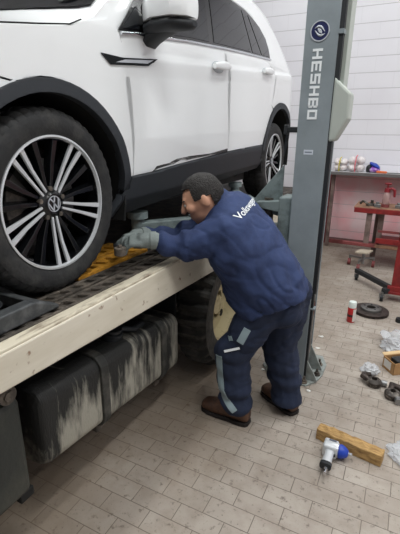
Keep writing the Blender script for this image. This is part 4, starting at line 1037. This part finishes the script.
sc = thing('spray_can', 'red and white spray can standing by the brake disc', 'spray can', (-.262, 3.37, 0))
o = V((-.262, 3.37, 0))
bm = B(); lathe(bm, [(.030, 0), (.033, .004), (.033, .125), (.030, .135)], o, Zv, 28); can = obj('can_body', bm, mat('can_red', (186, 40, 42), .35), sc, smooth=40)
bm = B(); lathe(bm, [(.0334, .05), (.0334, .072)], o, Zv, 28); obj('label_band', bm, mat('can_dark', (60, 24, 28), .4), can, smooth=40)
bm = B()
rings = []
for z in (.012, .123): rings.append([bm.verts.new(o+V((.0338*cos(RAD(a)), .0338*sin(RAD(a)), z))) for a in range(-65, 66, 10)])
for i in range(len(rings[0])-1): bm.faces.new((rings[0][i], rings[0][i+1], rings[1][i+1], rings[1][i]))
obj('white_label', bm, M['label_white'], can, smooth=60, solid=.0006, soff=1)
bm = B(); lathe(bm, [(.0315, .130), (.0320, .170), (.029, .180), (.02, .184)], o, Zv, 28); obj('cap', bm, mat('can_cap', (220, 228, 224), .35), sc, smooth=40)

cb = thing('cardboard_box', 'open brown cardboard box with white end label at right edge', 'box', (.15, 2.76, 0))
A0, A1 = V((.027, 2.735, 0)), V((.098, 2.645, 0)); ex_ = (A1-A0).normalized(); ey_ = V((-ex_.y, ex_.x, 0)); D = A1 - A0
LX = .115; LY = .28
C0 = A0; hgt = .085
def wallq(p, q, th=.004, h=hgt):
    bm_ = bm; d = (q-p).normalized(); nrm = V((-d.y, d.x, 0))*th
    prism(bm_, [p, q, q+nrm, p+nrm], (0, 0, h))
bm = B(); a = A0; b = A1; c = A1+ey_*LY; d_ = A0+ey_*LY
wallq(a, b); wallq(b, c); wallq(c, d_); wallq(d_, a); prism(bm, [a, b, c, d_], (0, 0, .004)); obj('carton', bm, M['cardboard'], cb)
bm = B(); t0 = V((0, 0, hgt)); prism(bm, [d_+t0, a+t0, a+t0-ex_*.02+V((0, 0, .010)), d_+t0-ex_*.02+V((0, 0, .010))], (0, 0, .003)); obj('flap', bm, mat('cardboard_flap', (206, 176, 134), .8), cb)
bm = B(); wv_ = (A1-A0); nn = -ey_*.0008
prism(bm, [A0+wv_*.10+V((0, 0, .018))+nn, A0+wv_*.72+V((0, 0, .018))+nn, A0+wv_*.72+V((0, 0, .072))+nn, A0+wv_*.10+V((0, 0, .072))+nn], ey_*.0008); obj('paper_label', bm, M['label_white'], cb)
pb = thing('black_car_part', 'black plastic car part lying inside the open cardboard box', 'car part', (.17, 2.76, .004))
cc = A0 + ex_*.055 + ey_*.13
bm = B(); obox(bm, cc+V((0, 0, .045)), (.035, .09, .04), (ex_, ey_, Zv)); cyl(bm, cc+V((0, 0, .085)), cc+V((0, 0, .10)), .024, n=16); obj('moulding', bm, M['black_plastic'], pb, bevel=.008)

def crumple(name, c, r, amp, label, seed, m, flat=.5):
    bm = B(); bmesh.ops.create_icosphere(bm, subdivisions=4, radius=1)
    for v in bm.verts:
        n_ = v.co.copy(); k = 1 + amp*noise.fractal(n_*1.7+V((seed, 0, 0)), 1, 2, 4) + .12*noise.turbulence(n_*4+V((0, seed, 0)), 3, True)
        z = n_.z*r[2]*k + r[2]*.55; v.co = V((c[0]+n_.x*r[0]*k, c[1]+n_.y*r[1]*k, max(z, .002)))
    o_ = obj(name, bm, m, smooth=25, origin=(c[0], c[1], 0)); return tag(o_, label, 'plastic bag')
crumple('plastic_bag', (.09, 3.07), (.105, .12, .065), .45, 'crumpled clear plastic bag on the floor behind cardboard box', 3.1, M['plastic_bag'])
crumple('plastic_bag', (.185, 1.90), (.07, .075, .03), .35, 'small white plastic bag beside the wooden block end', 8.4, M['plastic_bag'])

def knuckle(c, rot, label, name):
    t = thing(name, label, 'car part', (c[0], c[1], 0), 'greasy brake parts on the floor')
    Mz = Matrix.Rotation(rot, 3, 'Z'); c = V((c[0], c[1], 0))
    def q(x, y, z): return c + Mz @ V((x, y, z))
    bm = B(); lathe(bm, [(.018, .0), (.042, .0), (.046, .01), (.046, .03), (.034, .042), (.018, .044)], q(0, 0, .004), Zv, 24, closed=True); obj('hub_ring', bm, M['greasy'], t, smooth=40)
    bm = B(); tube(bm, [q(-.03, .01, .03), q(-.06, .035, .045), q(-.04, .07, .035), q(.0, .075, .03)], [.018, .020, .018, .014], 10); obj('bracket_arm', bm, M['rust'], t, smooth=50)
    bm = B(); cyl(bm, q(.045, .0, .022), q(.075, -.015, .022), .019, n=14); obj('piston', bm, M['steel'], t, smooth=40)
    bm = B(); cyl(bm, q(.0, .075, .03), q(.03, .085, .03), .016, n=12); obj('guide_pin', bm, M['steel'], t, smooth=40)
knuckle((-.005, 2.47), .4, 'greasy brake caliper before the clear wrap, left of two', 'brake_caliper')
knuckle((.105, 2.385), -.9, 'greasy brake caliper nearest right edge with dark ring', 'brake_caliper')
crumple('plastic_wrap', (-.04, 2.625), (.05, .045, .035), .4, 'scrap of clear plastic wrap lying behind the left caliper', 5.2, M['plastic_bag'])['category'] = 'plastic wrap'
t = thing('bushing', 'small dark rubber bushing on floor at right below crane', 'car part', (.105, 3.55, 0))
bm = B(); lathe(bm, [(.012, 0), (.028, 0), (.03, .01), (.028, .035), (.012, .035)], (.105, 3.55, 0), Zv, 20, closed=True); obj('sleeve', bm, M['black_plastic'], t, smooth=40)

# wooden block
bm = B(); p0, p1 = V((-.226, 1.852, .032)), V((.088, 1.798, .032)); d = (p1-p0).normalized(); sd = V((-d.y, d.x, 0))
rings = []; random.seed(3)
for i in range(15):
    c = p0.lerp(p1, i/14); w_ = .034+random.uniform(-.005, .004); h = .031
    rings.append([bm.verts.new(V((c.x, c.y, 0)) + sd*s*(w_+random.uniform(-.002, .002)) + Zv*(z*(2*h+random.uniform(-.006, .003)))) for s, z in ((-1, 0), (1, 0), (1, .5), (.96, 1), (0, 1), (-.94, 1), (-1, .55))])
skin(bm, rings)
tag(obj('wooden_block', bm, M['wood'], bevel=.003, origin=(-.07, 1.86, 0)), 'rough sawn light wooden block on the tiled floor', 'wood block')

# impact wrench lying on its side, nose to the right
iw = thing('impact_wrench', 'silver air impact wrench with blue nose lying against wooden block', 'impact wrench', (-.11, 1.77, 0))
ax = V((.99, -.03, 0)).normalized(); nx = V((.03, -1, 0)).normalized(); oz = .04
hc = V((-.172, 1.742, oz))
bm = B(); lathe(bm, [(.016, -.008), (.033, -.002), (.036, .006), (.036, .045), (.034, .062), (.028, .066)], hc, ax, 28); 
for k in range(6):
    a = k*pi/3; e = V((0, 0, 1))*sin(a) + ax.cross(Zv)*cos(a); cyl(bm, hc-ax*.004+e*.026, hc+ax*.05+e*.034, .005, n=8)
obj('housing', bm, M['alu'], iw, smooth=40)
bm = B(); lathe(bm, [(.028, .064), (.033, .067), (.033, .080), (.026, .096), (.016, .108), (.011, .110)], hc, ax, 28); obj('nose_boot', bm, M['blue'], iw, smooth=40)
bm = B(); e = hc+ax*.108; box(bm, (-.006, -.006, 0), (.006, .006, .018), Matrix.Translation(e) @ ax.to_track_quat('Z', 'Y').to_matrix().to_4x4()); obj('anvil', bm, M['chrome'], iw)
g0_ = hc+ax*.028+nx*.018; g1_ = g0_ + (nx*.98-ax*.06).normalized()*.098
dd = (g1_-g0_).normalized(); sid = dd.cross(Zv)
bm = B(); box(bm, (-.034, -.034, -.036), (.034, .030, .034), Matrix.Translation(hc+ax*.027) @ Matrix.Rotation(math.atan2(ax.y, ax.x), 4, 'Z')); obj('motor_block', bm, M['alu'], iw, bevel=.010, seg=3)
bm = B(); loft(bm, [(g0_, sid*.023, Zv*.019), (g0_.lerp(g1_, .3), sid*.021, Zv*.0165), (g0_.lerp(g1_, .7), sid*.022, Zv*.0175), (g1_, sid*.023, Zv*.018)], 18, 2.6)
obj('handle', bm, M['alu'], iw, smooth=40)
bm = B(); loft(bm, [(g1_-dd*.004, sid*.027, Zv*.020), (g1_+dd*.018, sid*.027, Zv*.020)], 18, 3); obj('handle_base', bm, M['black_plastic'], iw, bevel=.003)
bm = B(); q_ = g1_+dd*.018-sid*.006; cyl(bm, q_, q_+dd*.012, .010, n=6); cyl(bm, q_+dd*.012, q_+dd*.034, .0065, n=12); cyl(bm, q_+dd*.034, q_+dd*.040, .0085, n=12); obj('air_nipple', bm, M['chrome'], iw, smooth=40)
bm = B(); tg = g0_+dd*.026-sid*.024; cyl(bm, tg+sid*.012, tg-sid*.004, .007, n=10); obj('trigger', bm, M['black_plastic'], iw, smooth=40)
bm = B(); box(bm, (0, 0, 0), (.034, .012, .001), Matrix.Translation(hc+ax*.015+V((0, .0, .0362))-nx*.008) @ Matrix.Rotation(math.atan2(ax.y, ax.x), 4, 'Z')); obj('name_plate', bm, mat('plate_grey', (96, 100, 110), .4), iw)

# paper scraps
for i, (x, y, r, lb) in enumerate(((-.427, 2.968, .028, 'white paper scrap farthest behind the lift base plate'), (-.41, 2.775, .026, 'white paper scrap just behind the base plate corner'), (-.357, 2.215, .017, 'white paper scrap right in front of the base plate'), (-.68, 2.31, .016, 'white scrap between shoe and truck wheel'))):
    bm = B(); n = 7; cz = bm.verts.new((x, y, .010)); rg = [bm.verts.new((x+r*cos(2*pi*k/n)*(.6+.5*random.random()), y+.6*r*sin(2*pi*k/n)*(.6+.5*random.random()), .002+.008*random.random())) for k in range(n)]
    for k in range(n): bm.faces.new((cz, rg[k], rg[(k+1) % n]))
    tag(obj('paper_scrap', bm, M['paper'], origin=(x, y, 0), solid=.001), lb, 'paper scrap', 'paper scraps around the lift base')
